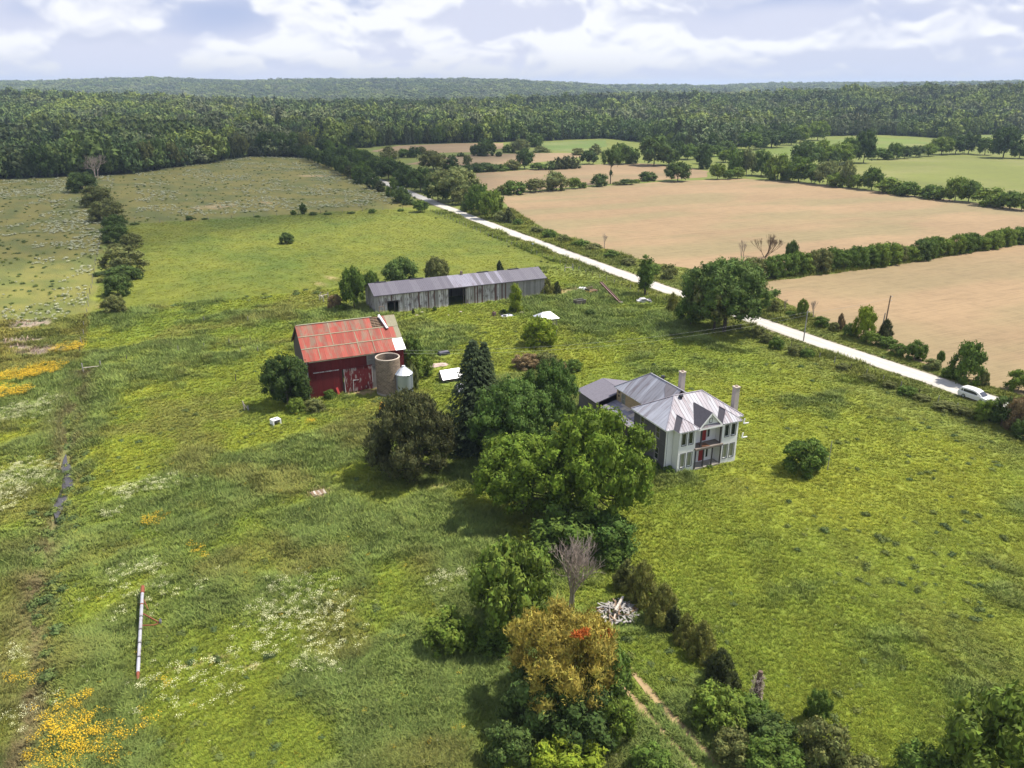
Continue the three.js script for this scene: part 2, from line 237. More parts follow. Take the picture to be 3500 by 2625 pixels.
sheet('tan_field', ragged(px2([[1470, 602], [1600, 594], [1880, 576], [2000, 564], [2150, 557], [2290, 564], [2420, 585], [2420, 606], [2300, 612], [2000, 634], [1715, 661], [1590, 632]]), 2, 12), 8, 0.05, tan(0.9, 0.3), soilMat);
sheet('tan_field', ragged(px2([[1385, 562], [1500, 540], [1620, 528], [1800, 524], [1960, 523], [2000, 535], [1900, 548], [1800, 560], [1650, 567]]), 2, 12), 10, 0.05, tan(0.95, 0.2), soilMat);
sheet('tan_field', ragged(px2([[1262, 518], [1360, 498], [1560, 490], [1720, 489], [1725, 506], [1640, 520], [1400, 524]]), 2, 12), 10, 0.05, tan(1.05, 0.1), soilMat);
const crop = (r, g, b) => (x, v) => { const a = fbm(x / 30, v / 30 + 9, 4), l = 0.8 + 0.4 * a, y = sst(0.5, 0.8, fbm(x / 44 + 5, v / 18, 3)) * 0.45; return [mix(r, 0.22, y) * l, mix(g, 0.20, y) * l, mix(b, 0.08, y) * l]; };
sheet('green_field', ragged(px2([[2850, 584], [2960, 552], [3330, 525], [3420, 528], [3600, 545], [3600, 700], [3480, 690], [3200, 655], [2880, 640]]), 2, 12), 10, 0.05, crop(0.14, 0.158, 0.027), cropMat);
sheet('green_field', ragged(px2([[2420, 530], [2540, 511], [2700, 500], [2800, 479], [3000, 469], [3130, 478], [3190, 493], [2990, 507], [2700, 547], [2450, 547]]), 2, 12), 12, 0.05, crop(0.12, 0.165, 0.02), cropMat);
sheet('green_field', ragged(px2([[1845, 489], [2070, 477], [2074, 500], [1990, 521], [1860, 512]]), 2, 12), 12, 0.05, crop(0.10, 0.15, 0.026), cropMat);
sheet('green_field', ragged(px2([[3325, 456], [3400, 452], [3560, 456], [3560, 470], [3340, 467]]), 2, 12), 14, 0.05, crop(0.11, 0.16, 0.03), cropMat);
// gravel road, its crown and worn edges
{
  const L = [], R2 = [], sL = [], sR = []; for (let v = 18; v < 700; v += 4) { const c = along(ROADC, v), w = 2.55 + (n2(v / 5, 3) - 0.5) * 0.35, w2 = 2.55 + (n2(v / 5, 13) - 0.5) * 0.35; L.push([c - w, v]); R2.push([c + w2, v]); sL.push([c - w - 0.55 - n2(v / 3, 8) * 0.6, v]); sR.push([c + w2 + 0.55 + n2(v / 3, 18) * 0.6, v]); }
  sheet('road_shoulder', [...sR, ...sL.reverse()], 6, 0.02, (x, v) => { const a = fbm(x / 1.2, v / 3, 3); return [mix(0.16, 0.26, a), mix(0.15, 0.22, a), mix(0.07, 0.14, a)]; }, std(0xffffff, { vertexColors: true, map: MAPS.gravel, roughness: 1 }));
  sheet('gravel_road', [...R2, ...L.reverse()], 0.85, (x, v) => 0.11 - 0.018 * Math.abs(x - along(ROADC, v)), (x, v) => { const d = x - along(ROADC, v), t = Math.min(Math.abs(d - 1.1), Math.abs(d + 0.9)), k = mix(0.56, 0.47, sst(0.2, 0.7, t)) + (fbm(x, v / 4, 3) - 0.5) * 0.1; return [k, k * 0.955, k * 0.88]; }, std(0xffffff, { vertexColors: true, map: MAPS.gravel, roughness: 1 }));
}
// farm lane: two worn ruts
for (const [x0, w, v1, s] of [[34.15, 0.55, 48.5, 3], [32.45, 0.42, 48.5, 9]]) {
  const L = [], R2 = []; for (let v = 20; v < v1; v += 1) { const c = x0 + 0.25 * Math.sin(v * 0.21 + s) - (v - 35) * 0.055, e = sst(v1, v1 - 6, v); L.push([c - w * (0.35 + 0.65 * e) * (0.7 + 0.6 * n2(v / 1.5, s)), v]); R2.push([c + w * (0.35 + 0.65 * e) * (0.7 + 0.6 * n2(v / 1.5, s + 20)), v]); }
  sheet('farm_lane', [...R2, ...L.reverse()], 1, 0.035, (x, v) => { const a = fbm(x * 2, v, 3); return [mix(0.30, 0.42, a), mix(0.22, 0.30, a), mix(0.11, 0.16, a)]; }, std(0xffffff, { vertexColors: true, map: MAPS.gravel, roughness: 1 }));
}
// water standing in the ditch
{
  const L = [], R2 = []; for (let v = 100; v < 122; v += 1) { const c = ditchX(v), w = 0.55 * sst(122, 116, v) * sst(100, 104, v) * (0.6 + 0.8 * n2(v / 2, 4)) + 0.02; L.push([c - w, v]); R2.push([c + w, v]); }
  sheet('ditch_water', [...R2, ...L.reverse()], 2, -0.45, () => [1, 1, 1], std(col(0.05, 0.045, 0.05), { roughness: 0.06, vertexColors: true }));
}
// ---------------------------------------------------------------- materials of the buildings
MAPS.galv = tex(512, (u, v) => { const a = tile((x, y) => fbm(x, y, 4), u, v, 6), s = tile((x, y) => fbm(x * 6, y * 0.35, 3), u, v, 8), r = sst(0.55, 0.72, tile((x, y) => fbm(x * 3.5 + 8, y * 0.5, 4), u, v, 8)); const g = 0.88 + 0.25 * (a - 0.5) + 0.35 * (s - 0.5); return [mix(g, 0.42, r * 0.55), mix(g, 0.34, r * 0.6), mix(g * 1.02, 0.33, r * 0.6)]; }, 1 / 8);
MAPS.red = tex(512, (u, v) => { const a = tile((x, y) => fbm(x, y, 5), u, v, 5), b = tile((x, y) => fbm(x * 3 + 9, y * 0.9, 4), u, v, 7), w = sst(0.50, 0.66, a * 0.6 + b * 0.4), st = sst(0.62, 0.72, tile((x, y) => fbm(x * 9, y * 0.7 + 4, 3), u, v, 6)); const t = clamp(w * 0.85 + st * 0.5), k = 0.85 + 0.3 * b; return [mix(0.275, 0.18, t) * k, mix(0.041, 0.115, t) * k, mix(0.022, 0.075, t) * k]; }, 1 / 9);
MAPS.barn = tex(512, (u, v) => { const b = Math.floor(u * 24), e = Math.abs((u * 24) % 1 - 0.5) > 0.46 ? 0.6 : 1, a = tile((x, y) => fbm(x * 4, y * 0.6, 4), u, v, 10); const k = (0.8 + 0.25 * HASH[b * 7 & 255]) * e * (0.75 + 0.5 * a); return [0.15 * k, 0.011 * k, 0.012 * k]; }, 1 / 6);
MAPS.peel = tex(512, (u, v) => { const a = tile((x, y) => fbm(x * 2.2, y * 0.7, 5), u, v, 9), b = Math.floor(u * 12), w = sst(0.60, 0.70, a + (HASH[b * 13 & 255] - 0.5) * 0.16), e = Math.abs((u * 12) % 1 - 0.5) > 0.46 ? 0.7 : 1; return [mix(0.14, 0.33, w) * e, mix(0.012, 0.26, w) * e, mix(0.014, 0.25, w) * e]; }, 1 / 4.2);
MAPS.oldwood = tex(512, (u, v) => { const a = tile((x, y) => fbm(x * 8, y * 0.4, 4), u, v, 9), b = tile((x, y) => fbm(x, y, 3), u, v, 7), g = 0.55 + 0.75 * a + 0.3 * (b - 0.5); return [g, g * 0.985, g * 0.97]; }, [1 / 3, 1 / 3]);
MAPS.paintwear = tex(512, (u, v) => { const a = tile((x, y) => fbm(x * 5, y * 0.5, 5), u, v, 8), b = tile((x, y) => fbm(x + 20, y, 4), u, v, 5), w = sst(0.47, 0.58, a * 0.6 + b * 0.4); return [mix(0.19, 0.62, w), mix(0.155, 0.60, w), mix(0.145, 0.60, w)]; }, [1 / 4, 1 / 4]);
MAPS.clap = tex(256, (u, v) => { const a = tile((x, y) => fbm(x * 0.5, y * 7, 4), u, v, 8), b = tile((x, y) => fbm(x, y, 3), u, v, 5), g = 0.5 + 0.7 * a + 0.35 * (b - 0.5); return [g, g * 0.97, g * 0.96]; }, [1 / 4, 1 / 4]);
MAPS.brick = tex(512, (u, v) => { const r = Math.floor(v * 40), o = r % 2 * 0.5, x = u * 12 + o, bi = Math.floor(x), m = (x % 1 < 0.05 || (v * 40) % 1 < 0.16) ? 1 : 0, h = HASH[(bi * 31 + r * 17) & 255], a = tile((p, q) => fbm(p, q, 3), u, v, 8), k = 0.75 + 0.35 * h + 0.25 * (a - 0.5); return m ? [0.42, 0.36, 0.26] : [0.40 * k, 0.285 * k, 0.145 * k]; }, 1 / 2.8);
MAPS.shingle = tex(512, (u, v) => { const r = Math.floor(v * 28), o = HASH[r & 255], t = Math.floor(u * 22 + o * 5), h = HASH[(t * 37 + r * 11) & 255], e = (v * 28) % 1 < 0.12 ? 0.75 : 1, k = (0.85 + 0.3 * h) * e; return [k, k, k]; }, 1 / 5);
MAPS.plaster = tex(256, (u, v) => { const a = tile((x, y) => fbm(x, y, 5), u, v, 6), g = 0.9 + 0.2 * (a - 0.5); return [g, g, g * 0.985]; }, 1 / 4);
const M = {
  galv: std(col(0.30, 0.30, 0.335), { map: MAPS.galv, metalness: 0.1, roughness: 0.6 }), galv2: std(col(0.40, 0.41, 0.46), { map: MAPS.galv, metalness: 0.1, roughness: 0.6 }), galv3: std(col(0.315, 0.29, 0.32), { map: MAPS.galv, metalness: 0.05, roughness: 0.65 }),
  newmetal: std(col(0.78, 0.78, 0.82), { metalness: 0.3, roughness: 0.4, map: MAPS.plaster }),
  tar: std(col(0.075, 0.07, 0.085), { map: MAPS.shingle, roughness: 0.9 }), tarworn: std(col(0.20, 0.185, 0.20), { map: MAPS.galv, roughness: 0.9 }), shingle: std(col(0.155, 0.145, 0.175), { map: MAPS.shingle, roughness: 0.95 }),
  white: std(col(0.84, 0.84, 0.83), { map: MAPS.plaster, roughness: 0.75 }), trimWhite: std(col(0.80, 0.80, 0.79), { roughness: 0.6 }), cream: std(col(0.62, 0.58, 0.50), { roughness: 0.8, map: MAPS.plaster }),
  clap: std(col(0.105, 0.10, 0.105), { map: MAPS.clap }), brick: std(0xffffff, { map: MAPS.brick }), black: std(col(0.02, 0.02, 0.025), { roughness: 0.5 }), post: std(col(0.055, 0.05, 0.055), { roughness: 0.8, map: MAPS.oldwood }),
  glass: new THREE.MeshPhysicalMaterial({ color: col(0.028, 0.034, 0.026), roughness: 0.12, clearcoat: 0.2 }), curtain: new THREE.MeshPhysicalMaterial({ color: col(0.22, 0.235, 0.17), roughness: 0.25, clearcoat: 0.4 }),
  redDoor: std(col(0.27, 0.022, 0.02), { roughness: 0.6 }), deck: std(col(0.20, 0.17, 0.15), { map: MAPS.oldwood }), concrete: std(col(0.36, 0.33, 0.29), { map: MAPS.gravel }), rust: std(col(0.17, 0.075, 0.035), { map: MAPS.oldwood, roughness: 0.85 }), chimney: std(col(0.45, 0.40, 0.36), { map: MAPS.gravel, roughness: 0.95 }),
  barnRed: std(0xffffff, { map: MAPS.barn }), peel: std(0xffffff, { map: MAPS.peel }), redRoof: std(0xffffff, { map: MAPS.red, roughness: 0.7 }), redRoof2: std(col(0.86, 0.9, 0.9), { map: MAPS.red, roughness: 0.7 }), redRoof3: std(col(1.1, 0.95, 0.9), { map: MAPS.red, roughness: 0.65 }), mossRoof: std(col(0.27, 0.25, 0.17), { map: MAPS.oldwood, roughness: 0.9 }),
  oldwood: std(col(0.25, 0.235, 0.225), { map: MAPS.oldwood }), oldwood2: std(col(0.33, 0.315, 0.30), { map: MAPS.oldwood }), darkwood: std(col(0.085, 0.07, 0.06), { map: MAPS.oldwood }), brownwood: std(col(0.23, 0.155, 0.10), { map: MAPS.oldwood }), wornpaint: std(col(1, 1, 1), { map: MAPS.paintwear }), wornpaint2: std(col(0.75, 0.73, 0.72), { map: MAPS.paintwear }), redbrown: std(col(0.15, 0.085, 0.075), { map: MAPS.oldwood }), palewood: std(col(0.50, 0.44, 0.38), { map: MAPS.oldwood }), newwood: std(col(0.52, 0.40, 0.26), { map: MAPS.oldwood }),
  slate: std(col(0.125, 0.115, 0.145), { roughness: 0.5, metalness: 0.15, map: MAPS.plaster }), slate2: std(col(0.145, 0.135, 0.165), { roughness: 0.5, metalness: 0.15, map: MAPS.plaster }), slatePale: std(col(0.26, 0.25, 0.30), { roughness: 0.5, metalness: 0.2, map: MAPS.galv }),
  block: std(col(0.235, 0.18, 0.13), { map: MAPS.gravel }), block2: std(col(0.19, 0.145, 0.105), { map: MAPS.gravel }), block3: std(col(0.28, 0.215, 0.155), { map: MAPS.gravel }), mortar: std(col(0.50, 0.43, 0.36), { map: MAPS.gravel }),
  zinc: std(col(0.40, 0.45, 0.52), { metalness: 0.65, roughness: 0.45 }), zincRoof: std(col(0.66, 0.68, 0.72), { metalness: 0.45, roughness: 0.45 }), wire: std(col(0.30, 0.31, 0.30), { metalness: 0.6, roughness: 0.6 }), iron: std(col(0.10, 0.10, 0.105), { metalness: 0.5, roughness: 0.6 }),
};
// a wall's own frame: s along it, y up, n outward
const frame = (o, s, n) => (a, y, b) => [o[0] + s[0] * a + n[0] * b, o[1] + y, o[2] + s[1] * a + n[1] * b];
MB.prototype.fbox = function (F, s0, s1, y0, y1, n0, n1) {
  const q = [F(s0, y0, n0), F(s1, y0, n0), F(s1, y1, n0), F(s0, y1, n0), F(s0, y0, n1), F(s1, y0, n1), F(s1, y1, n1), F(s0, y1, n1)];
  for (const f of [[4, 5, 6, 7], [1, 0, 3, 2], [5, 1, 2, 6], [0, 4, 7, 3], [7, 6, 2, 3], [0, 1, 5, 4]]) this.quad(...f.map(i => q[i])); return this;
};
// wall with real openings, built of lapped boards or plain stretches between them
function wallWith(F, w, h, holes, thick, lap) {
  const m = new MB(), ys = new Set([0, h]); for (const k of holes) { ys.add(k[2]); ys.add(k[3]); } if (lap) for (let y = lap; y < h; y += lap) ys.add(y);
  const Y = [...ys].sort((a, b) => a - b).filter((y, i, A) => !i || y - A[i - 1] > 0.004);
  for (let i = 0; i < Y.length - 1; i++) {
    const y0 = Y[i], y1 = Y[i + 1], cut = holes.filter(k => k[2] < y1 - 0.002 && k[3] > y0 + 0.002).map(k => [k[0], k[1]]).sort((a, b) => a[0] - b[0]); let s = 0;
    for (const [a, b] of [...cut, [w, w]]) {
      if (a - s > 0.01) { if (lap) { const q0 = F(s, y0, 0.022), q1 = F(a, y0, 0.022), q2 = F(a, y1, 0.006), q3 = F(s, y1, 0.006); m.quad(q0, q1, q2, q3); m.quad(F(s, y0, 0.006), F(a, y0, 0.006), q1, q0); m.fbox(F, s, a, y0, y1, -thick, 0); } else m.fbox(F, s, a, y0, y1, -thick, 0); }
      s = Math.max(s, b);
    }
  }
  return m.geo();
}
function windowIn(parent, F, s, w, y0, y1, o = {}) {
  const t = o.trim ?? 0.09, f = new MB(); f.fbox(F, s - w / 2 - t, s - w / 2, y0 - t, y1 + t, -0.02, 0.05).fbox(F, s + w / 2, s + w / 2 + t, y0 - t, y1 + t, -0.02, 0.05).fbox(F, s - w / 2, s + w / 2, y1, y1 + t, -0.02, 0.05).fbox(F, s - w / 2 - t * 0.5, s + w / 2 + t * 0.5, y0 - t, y0, -0.02, o.sill ?? 0.07);
  const win = part('window', f.geo(), o.mat || M.black, parent), sm = new MB(), b = 0.065;
  sm.fbox(F, s - w / 2, s - w / 2 + b, y0, y1, -0.07, 0.0).fbox(F, s + w / 2 - b, s + w / 2, y0, y1, -0.07, 0).fbox(F, s - w / 2 + b, s + w / 2 - b, y0, y0 + b, -0.07, 0).fbox(F, s - w / 2 + b, s + w / 2 - b, y1 - b, y1, -0.07, 0);
  if (o.rail !== false) sm.fbox(F, s - w / 2 + b, s + w / 2 - b, (y0 + y1) / 2 - 0.025, (y0 + y1) / 2 + 0.025, -0.07, -0.01);
  part('sash', sm.geo(), o.sash || M.trimWhite, win);
  part('pane', new MB().fbox(F, s - w / 2 + 0.01, s + w / 2 - 0.01, y0 + 0.01, y1 - 0.01, -0.1, -0.06).geo(), o.glass || M.glass, win);
  return win;
}
// one roof face laid as separate sheets side by side, running up from the eave
function roofFace(roof, pts, eave, width, mats, o = {}) {
  const P = pts.map(p => new THREE.Vector3(...p)), n = new THREE.Vector3(); for (let i = 1; i < P.length - 1; i++) n.add(P[i].clone().sub(P[0]).cross(P[i + 1].clone().sub(P[0]))); n.normalize(); if (n.y < 0) n.negate();
  const e = new THREE.Vector3(...eave).normalize(), s = n.clone().cross(e).normalize(); if (s.y < 0) s.negate();
  const O = P[0], q = P.map(p => [p.clone().sub(O).dot(e), p.clone().sub(O).dot(s)]), clip = (L, ax, lim, less) => { const r = []; L.forEach((a, i) => { const b = L[(i + 1) % L.length], ia = less ? a[ax] <= lim : a[ax] >= lim, ib = less ? b[ax] <= lim : b[ax] >= lim; if (ia) r.push(a); if (ia !== ib) { const t = (lim - a[ax]) / (b[ax] - a[ax]); r.push([mix(a[0], b[0], t), mix(a[1], b[1], t)]); } }); return r; };
  const lift = (L, h) => { let A = 0; L.forEach((a, i) => { const b = L[(i + 1) % L.length]; A += a[0] * b[1] - b[0] * a[1]; }); const V = L.map(a => O.clone().addScaledVector(e, a[0]).addScaledVector(s, a[1]).addScaledVector(n, h).toArray()); const up = e.clone().cross(s).dot(n) > 0; return (A > 0) === up ? V : V.reverse(); };
  const lo = Math.min(...q.map(a => a[0])), hi = Math.max(...q.map(a => a[0])), bl = Math.min(...q.map(a => a[1])), bh = Math.max(...q.map(a => a[1])), rows = o.rows || 1, count = Math.max(1, Math.round((hi - lo) / width)), W = (hi - lo) / count; let k = 0;
  for (let i = 0; i < count; i++) for (let r = 0; r < rows; r++) {
    if (o.skip && o.skip(i, r, count)) continue;
    const a0 = lo + i * W, a1 = a0 + W - (o.gap ?? 0.012), b0 = bl + (bh - bl) * r / rows, b1 = bl + (bh - bl) * (r + 1) / rows + (r < rows - 1 ? 0.08 : 0);
    let L = clip(clip(q, 0, a0, false), 0, a1, true); if (rows > 1) L = clip(clip(L, 1, b0, false), 1, b1, true); if (L.length < 3) continue;
    const m = new MB(), h = 0.035 + r * 0.022 + (rnd() - 0.5) * (o.uneven ?? 0.006); m.slab(lift(L, h), 0.02);
    if (o.rib !== 0) for (let x = a0; x < a1 - 0.03; x += o.ribStep || W) { let K = clip(clip(L, 0, x, false), 0, x + 0.05, true); if (K.length >= 3) m.slab(lift(K, h + (o.rib ?? 0.035)), o.rib ?? 0.035); }
    part('roof_panel', m.geo(), o.pick ? o.pick(i, r, count) : mats[Math.floor(rnd() * mats.length)], roof); k++;
  }
}
// ---------------------------------------------------------------- the farmhouse
{
  const h = thing('farmhouse', 'white and grey two-storey farmhouse with metal hip roof, twin front bays and balcony porch', 'house', [59.25, 0, -79.3]);
  const FR = frame([0, 0, 0], [1, 0], [0, 1]), LF = frame([0, 0, -8.1], [0, 1], [-1, 0]), WH = 6.3;
  // main block
  const sideWin = [[-2.1, 0.9], [-5.95, 0.9]], holesL = []; for (const [z, w] of sideWin) for (const [a, b] of [[1.05, 2.85], [4.3, 6.0]]) holesL.push([8.1 + z - w / 2, 8.1 + z + w / 2, a, b]);
  const wl = part('wall', wallWith(LF, 8.1, WH, holesL, 0.2, 0.16), M.clap, h); wl.userData.label = 'weathered grey clapboard side wall';
  for (const [z, w] of sideWin) for (const [a, b] of [[1.05, 2.85], [4.3, 6.0]]) windowIn(h, LF, 8.1 + z, w, a, b, { mat: M.oldwood, sash: M.oldwood2, trim: 0.1 });
  part('corner_board', new MB().box(0.0, WH / 2, 0.0, 0.16, WH, 0.14).geo(), M.white, h);
  const holesF = [[5.69, 6.61, 0.4, 2.6], [6.92, 7.42, 0.75, 2.6], [5.84, 6.76, 3.5, 5.6], [6.92, 7.42, 3.9, 5.6]];
  part('wall', wallWith(FR, 12.4, WH, holesF, 0.2, 0.16), M.white, h, [0, 0, -0.02]);
  part('wall', new MB().box(12.3, WH / 2, -4.05, 0.2, WH, 8.1).box(6.2, WH / 2, -8.0, 12.2, WH, 0.2).geo(), M.white, h);
  part('foundation', new MB().box(6.2, 0.0, -4.05, 12.5, 0.36, 8.2).geo(), M.concrete, h);
  for (const [x, y0, y1] of [[6.15, 0.4, 2.6], [6.3, 3.5, 5.6]]) { const d = part('door', new MB().fbox(FR, x - 0.46, x + 0.46, y0, y1, -0.12, -0.04).fbox(FR, x - 0.32, x + 0.32, y0 + 0.15, y0 + 0.9, -0.04, -0.02).fbox(FR, x - 0.32, x + 0.32, y0 + 1.05, y1 - 0.15, -0.04, -0.02).geo(), M.redDoor, h); part('handle', new MB().fbox(FR, x + 0.34, x + 0.4, y0 + 1, y0 + 1.12, -0.04, 0.03).geo(), M.iron, d); part('door_frame', new MB().fbox(FR, x - 0.58, x - 0.47, y0, y1 + 0.12, -0.02, 0.05).fbox(FR, x + 0.47, x + 0.58, y0, y1 + 0.12, -0.02, 0.05).fbox(FR, x - 0.47, x + 0.47, y1, y1 + 0.12, -0.02, 0.05).geo(), M.trimWhite, d); }
  windowIn(h, FR, 7.17, 0.5, 0.75, 2.6, { rail: false, mat: M.trimWhite, trim: 0.1 }); windowIn(h, FR, 7.17, 0.5, 3.9, 5.6, { rail: false, mat: M.trimWhite, trim: 0.1 });
  // the two bays
  for (const x0 of [1.1, 8.4]) {
    const B = frame([x0, 0, 1.35], [1, 0], [0, 1]), w = 2.8, holes = []; for (const s of [0.86, 2.0]) for (const [a, b] of [[0.85, 2.95], [4.2, 6.0]]) holes.push([s - 0.37, s + 0.37, a, b]);
    part('bay_wall', wallWith(B, w, WH, holes, 0.15, 0.16), M.white, h);
    const SL = frame([x0, 0, 0.02], [0, 1], [-1, 0]), SR = frame([x0 + w, 0, 0.02], [0, 1], [1, 0]);
    part('bay_wall', wallWith(SL, 1.31, WH, [], 0.12, 0.16), M.white, h); part('bay_wall', wallWith(SR, 1.31, WH, [], 0.12, 0.16), M.white, h);
    for (const s of [0.86, 2.0]) for (const [a, b] of [[0.85, 2.95], [4.2, 6.0]]) windowIn(h, B, s, 0.74, a, b, { rail: false, trim: 0.07, glass: a < 3 ? M.curtain : M.glass, mat: M.black });
  }
  // porch between the bays
  const porch = part('porch', new MB().box(6.15, 0.12, 0.78, 4.46, 0.42, 1.6).geo(), M.concrete, h);
  const balcony = part('balcony', new MB().box(6.15, 3.3, 0.85, 4.7, 0.22, 1.75).box(6.15, 3.14, 1.6, 4.7, 0.14, 0.12).geo(), M.deck, h);
  part('loose_board', new MB().box(5.6, 3.5, 1.1, 1.3, 0.05, 1.0, new THREE.Matrix4().makeRotationZ(-0.10)).geo(), M.rust, balcony);
  for (const x of [3.98, 5.35, 6.85, 8.32]) part('post', new MB().box(x, 1.68, 1.5, 0.15, 2.7, 0.15).geo(), M.post, h);
  for (const x of [4.75, 8.05]) part('post', new MB().box(x, 4.9, 1.45, 0.17, 3.0, 0.17).geo(), M.post, h);
  part('ceiling', new MB().box(6.15, 6.28, 0.7, 4.48, 0.1, 1.5).geo(), M.cream, h);
  // roofs
  const R = part('roof', new MB().slab([[-0.35, 6.38, 0.35], [12.75, 6.38, 0.35], [12.75, 6.38, -8.45], [-0.35, 6.38, -8.45]].reverse(), 0.1).geo(), M.trimWhite, h);
  part('fascia', new MB().box(6.2, 6.33, 0.36, 13.14, 0.22, 0.04).box(-0.36, 6.33, -4.05, 0.04, 0.22, 8.82).box(12.76, 6.33, -4.05, 0.04, 0.22, 8.82).geo(), M.trimWhite, R);
  const E = 6.4, RY = 9.3, RZ0 = -4.05, gm = [M.galv, M.galv3, M.galv3];
  roofFace(R, [[-0.4, E, 0.4], [12.8, E, 0.4], [8.6, RY, RZ0], [3.8, RY, RZ0]], [1, 0, 0], 0.55, gm, { rib: 0.03 });
  roofFace(R, [[-0.4, E, -8.5], [-0.4, E, 0.4], [3.8, RY, RZ0]], [0, 0, 1], 0.62, [M.galv2, M.galv2, M.galv], { rib: 0.02 });
  roofFace(R, [[12.8, E, 0.4], [12.8, E, -8.5], [8.6, RY, RZ0]], [0, 0, 1], 0.62, gm); roofFace(R, [[12.8, E, -8.5], [-0.4, E, -8.5], [3.8, RY, RZ0], [8.6, RY, RZ0]], [1, 0, 0], 0.62, gm);
  part('ridge_cap', new MB().bar([3.75, RY + 0.06, RZ0], [8.65, RY + 0.06, RZ0], 0.22, 0.07).bar([-0.4, E + 0.06, 0.4], [3.8, RY + 0.06, RZ0], 0.2, 0.06).bar([-0.4, E + 0.06, -8.5], [3.8, RY + 0.06, RZ0], 0.2, 0.06).bar([12.8, E + 0.06, 0.4], [8.6, RY + 0.06, RZ0], 0.2, 0.06).geo(), M.galv3, R);
  for (const x0 of [1.1, 8.4]) {
    const a = x0 - 0.32, b = x0 + 3.12, c = (a + b) / 2, ty = 7.62, zb = 0.35 - (ty - 6.4) / 0.659, f = 1.72, br = part('bay_roof', new MB().slab([[a, E - 0.02, f], [b, E - 0.02, f], [b, E - 0.02, 0.3], [a, E - 0.02, 0.3]], 0.1).geo(), M.trimWhite, h);
    roofFace(br, [[a, E, f], [b, E, f], [c, ty, 0.05]], [1, 0, 0], 0.42, [M.galv3, M.galv], { rib: 0.03 });
    roofFace(br, [[a, E, 0.33], [a, E, f], [c, ty, 0.05], [c, ty, zb]], [0, 0, 1], 3, [M.tarworn], { rib: 0, pick: () => M.tar }); roofFace(br, [[b, E, f], [b, E, 0.33], [c, ty, zb], [c, ty, 0.05]], [0, 0, 1], 0.5, [M.galv3], {});
    part('hip_cap', new MB().bar([a, E + 0.05, f], [c, ty + 0.06, 0.05], 0.13, 0.05).bar([b, E + 0.05, f], [c, ty + 0.06, 0.05], 0.13, 0.05).bar([c, ty + 0.06, 0.05], [c, ty + 0.06, zb], 0.13, 0.05).geo(), M.galv3, br);
  }
  { // gable over the porch
    const a = 4.28, b = 8.02, c = 6.15, ty = 8.35, f = 1.62, zb = 0.35 - (ty - 6.4) / 0.659, g = part('gable', new MB().poly([[a + 0.2, E + 0.05, f - 0.22], [b - 0.2, E + 0.05, f - 0.22], [c, ty - 0.2, f - 0.22]]).geo(), M.white, h);
    part('roof_slope', new MB().slab([[a - 0.1, E - 0.06, f], [c, ty + 0.02, f], [c, ty + 0.02, zb], [a - 0.1, E - 0.06, 0.38]].reverse(), 0.1).geo(), M.tar, g); part('roof_slope', new MB().slab([[b + 0.1, E - 0.06, f], [c, ty + 0.02, f], [c, ty + 0.02, zb], [b + 0.1, E - 0.06, 0.38]], 0.1).geo(), M.tar, g);
    part('rake_board', new MB().bar([a - 0.08, E - 0.12, f + 0.02], [c, ty - 0.04, f + 0.02], 0.06, 0.22).bar([b + 0.08, E - 0.12, f + 0.02], [c, ty - 0.04, f + 0.02], 0.06, 0.22).geo(), M.trimWhite, g);
    part('pent_roof', new MB().slab([[a + 0.1, E - 0.02, f + 0.1], [b - 0.1, E - 0.02, f + 0.1], [b - 0.35, E + 0.32, f - 0.2], [a + 0.35, E + 0.32, f - 0.2]], 0.06).geo(), M.tarworn, g); part('beam', new MB().box(6.15, E - 0.14, f + 0.02, 4.5, 0.26, 0.16).geo(), M.trimWhite, h);
    windowIn(g, frame([c, 0, f - 0.2], [1, 0], [0, 1]), 0, 0.36, 6.95, 7.55, { rail: false, mat: M.black, trim: 0.05 });
  }
  // rear wing of yellow brick
  const WF = frame([3.4, 0, -18.4], [0, 1], [-1, 0]);
  part('wing_wall', wallWith(WF, 10.2, 5.5, [[1.55, 2.45, 3.35, 5.05]], 0.25, 0), M.brick, h); part('wing_wall', new MB().box(6.7, 2.75, -18.3, 6.4, 5.5, 0.22).box(9.9, 2.75, -13.3, 0.22, 5.5, 10.1).geo(), M.brick, h);
  windowIn(h, WF, 2.0, 0.9, 3.35, 5.05, { mat: M.oldwood2, sash: M.oldwood2, glass: M.curtain });
  for (const y of [4.35, 4.95]) part('wall_bracket', new MB().fbox(WF, 0.62, 0.82, y - 0.1, y + 0.24, 0, 0.09).fbox(WF, 0.52, 0.92, y + 0.02, y + 0.11, 0, 0.07).geo(), M.black, h);
  const WR = part('wing_roof', new MB().slab([[3.1, 5.58, -8.3], [10.3, 5.58, -8.3], [10.3, 5.58, -18.7], [3.1, 5.58, -18.7]], 0.1).geo(), M.trimWhite, h), wy = 8.85, wz = -14.2;
  roofFace(WR, [[3.05, 5.6, -18.75], [3.05, 5.6, -6.2], [6.7, wy, -6.2], [6.7, wy, wz]], [0, 0, 1], 0.62, [M.galv2, M.galv], { rib: 0.02 }); roofFace(WR, [[10.35, 5.6, -6.2], [10.35, 5.6, -18.75], [6.7, wy, wz], [6.7, wy, -6.2]], [0, 0, 1], 0.62, [M.galv, M.galv3]); roofFace(WR, [[10.35, 5.6, -18.75], [3.05, 5.6, -18.75], [6.7, wy, wz]], [1, 0, 0], 0.62, [M.galv]);
  part('ridge_cap', new MB().bar([6.7, wy + 0.06, wz], [6.7, wy + 0.06, -5], 0.2, 0.06).bar([3.05, 5.66, -18.75], [6.7, wy + 0.06, wz], 0.18, 0.06).geo(), M.galv, WR);
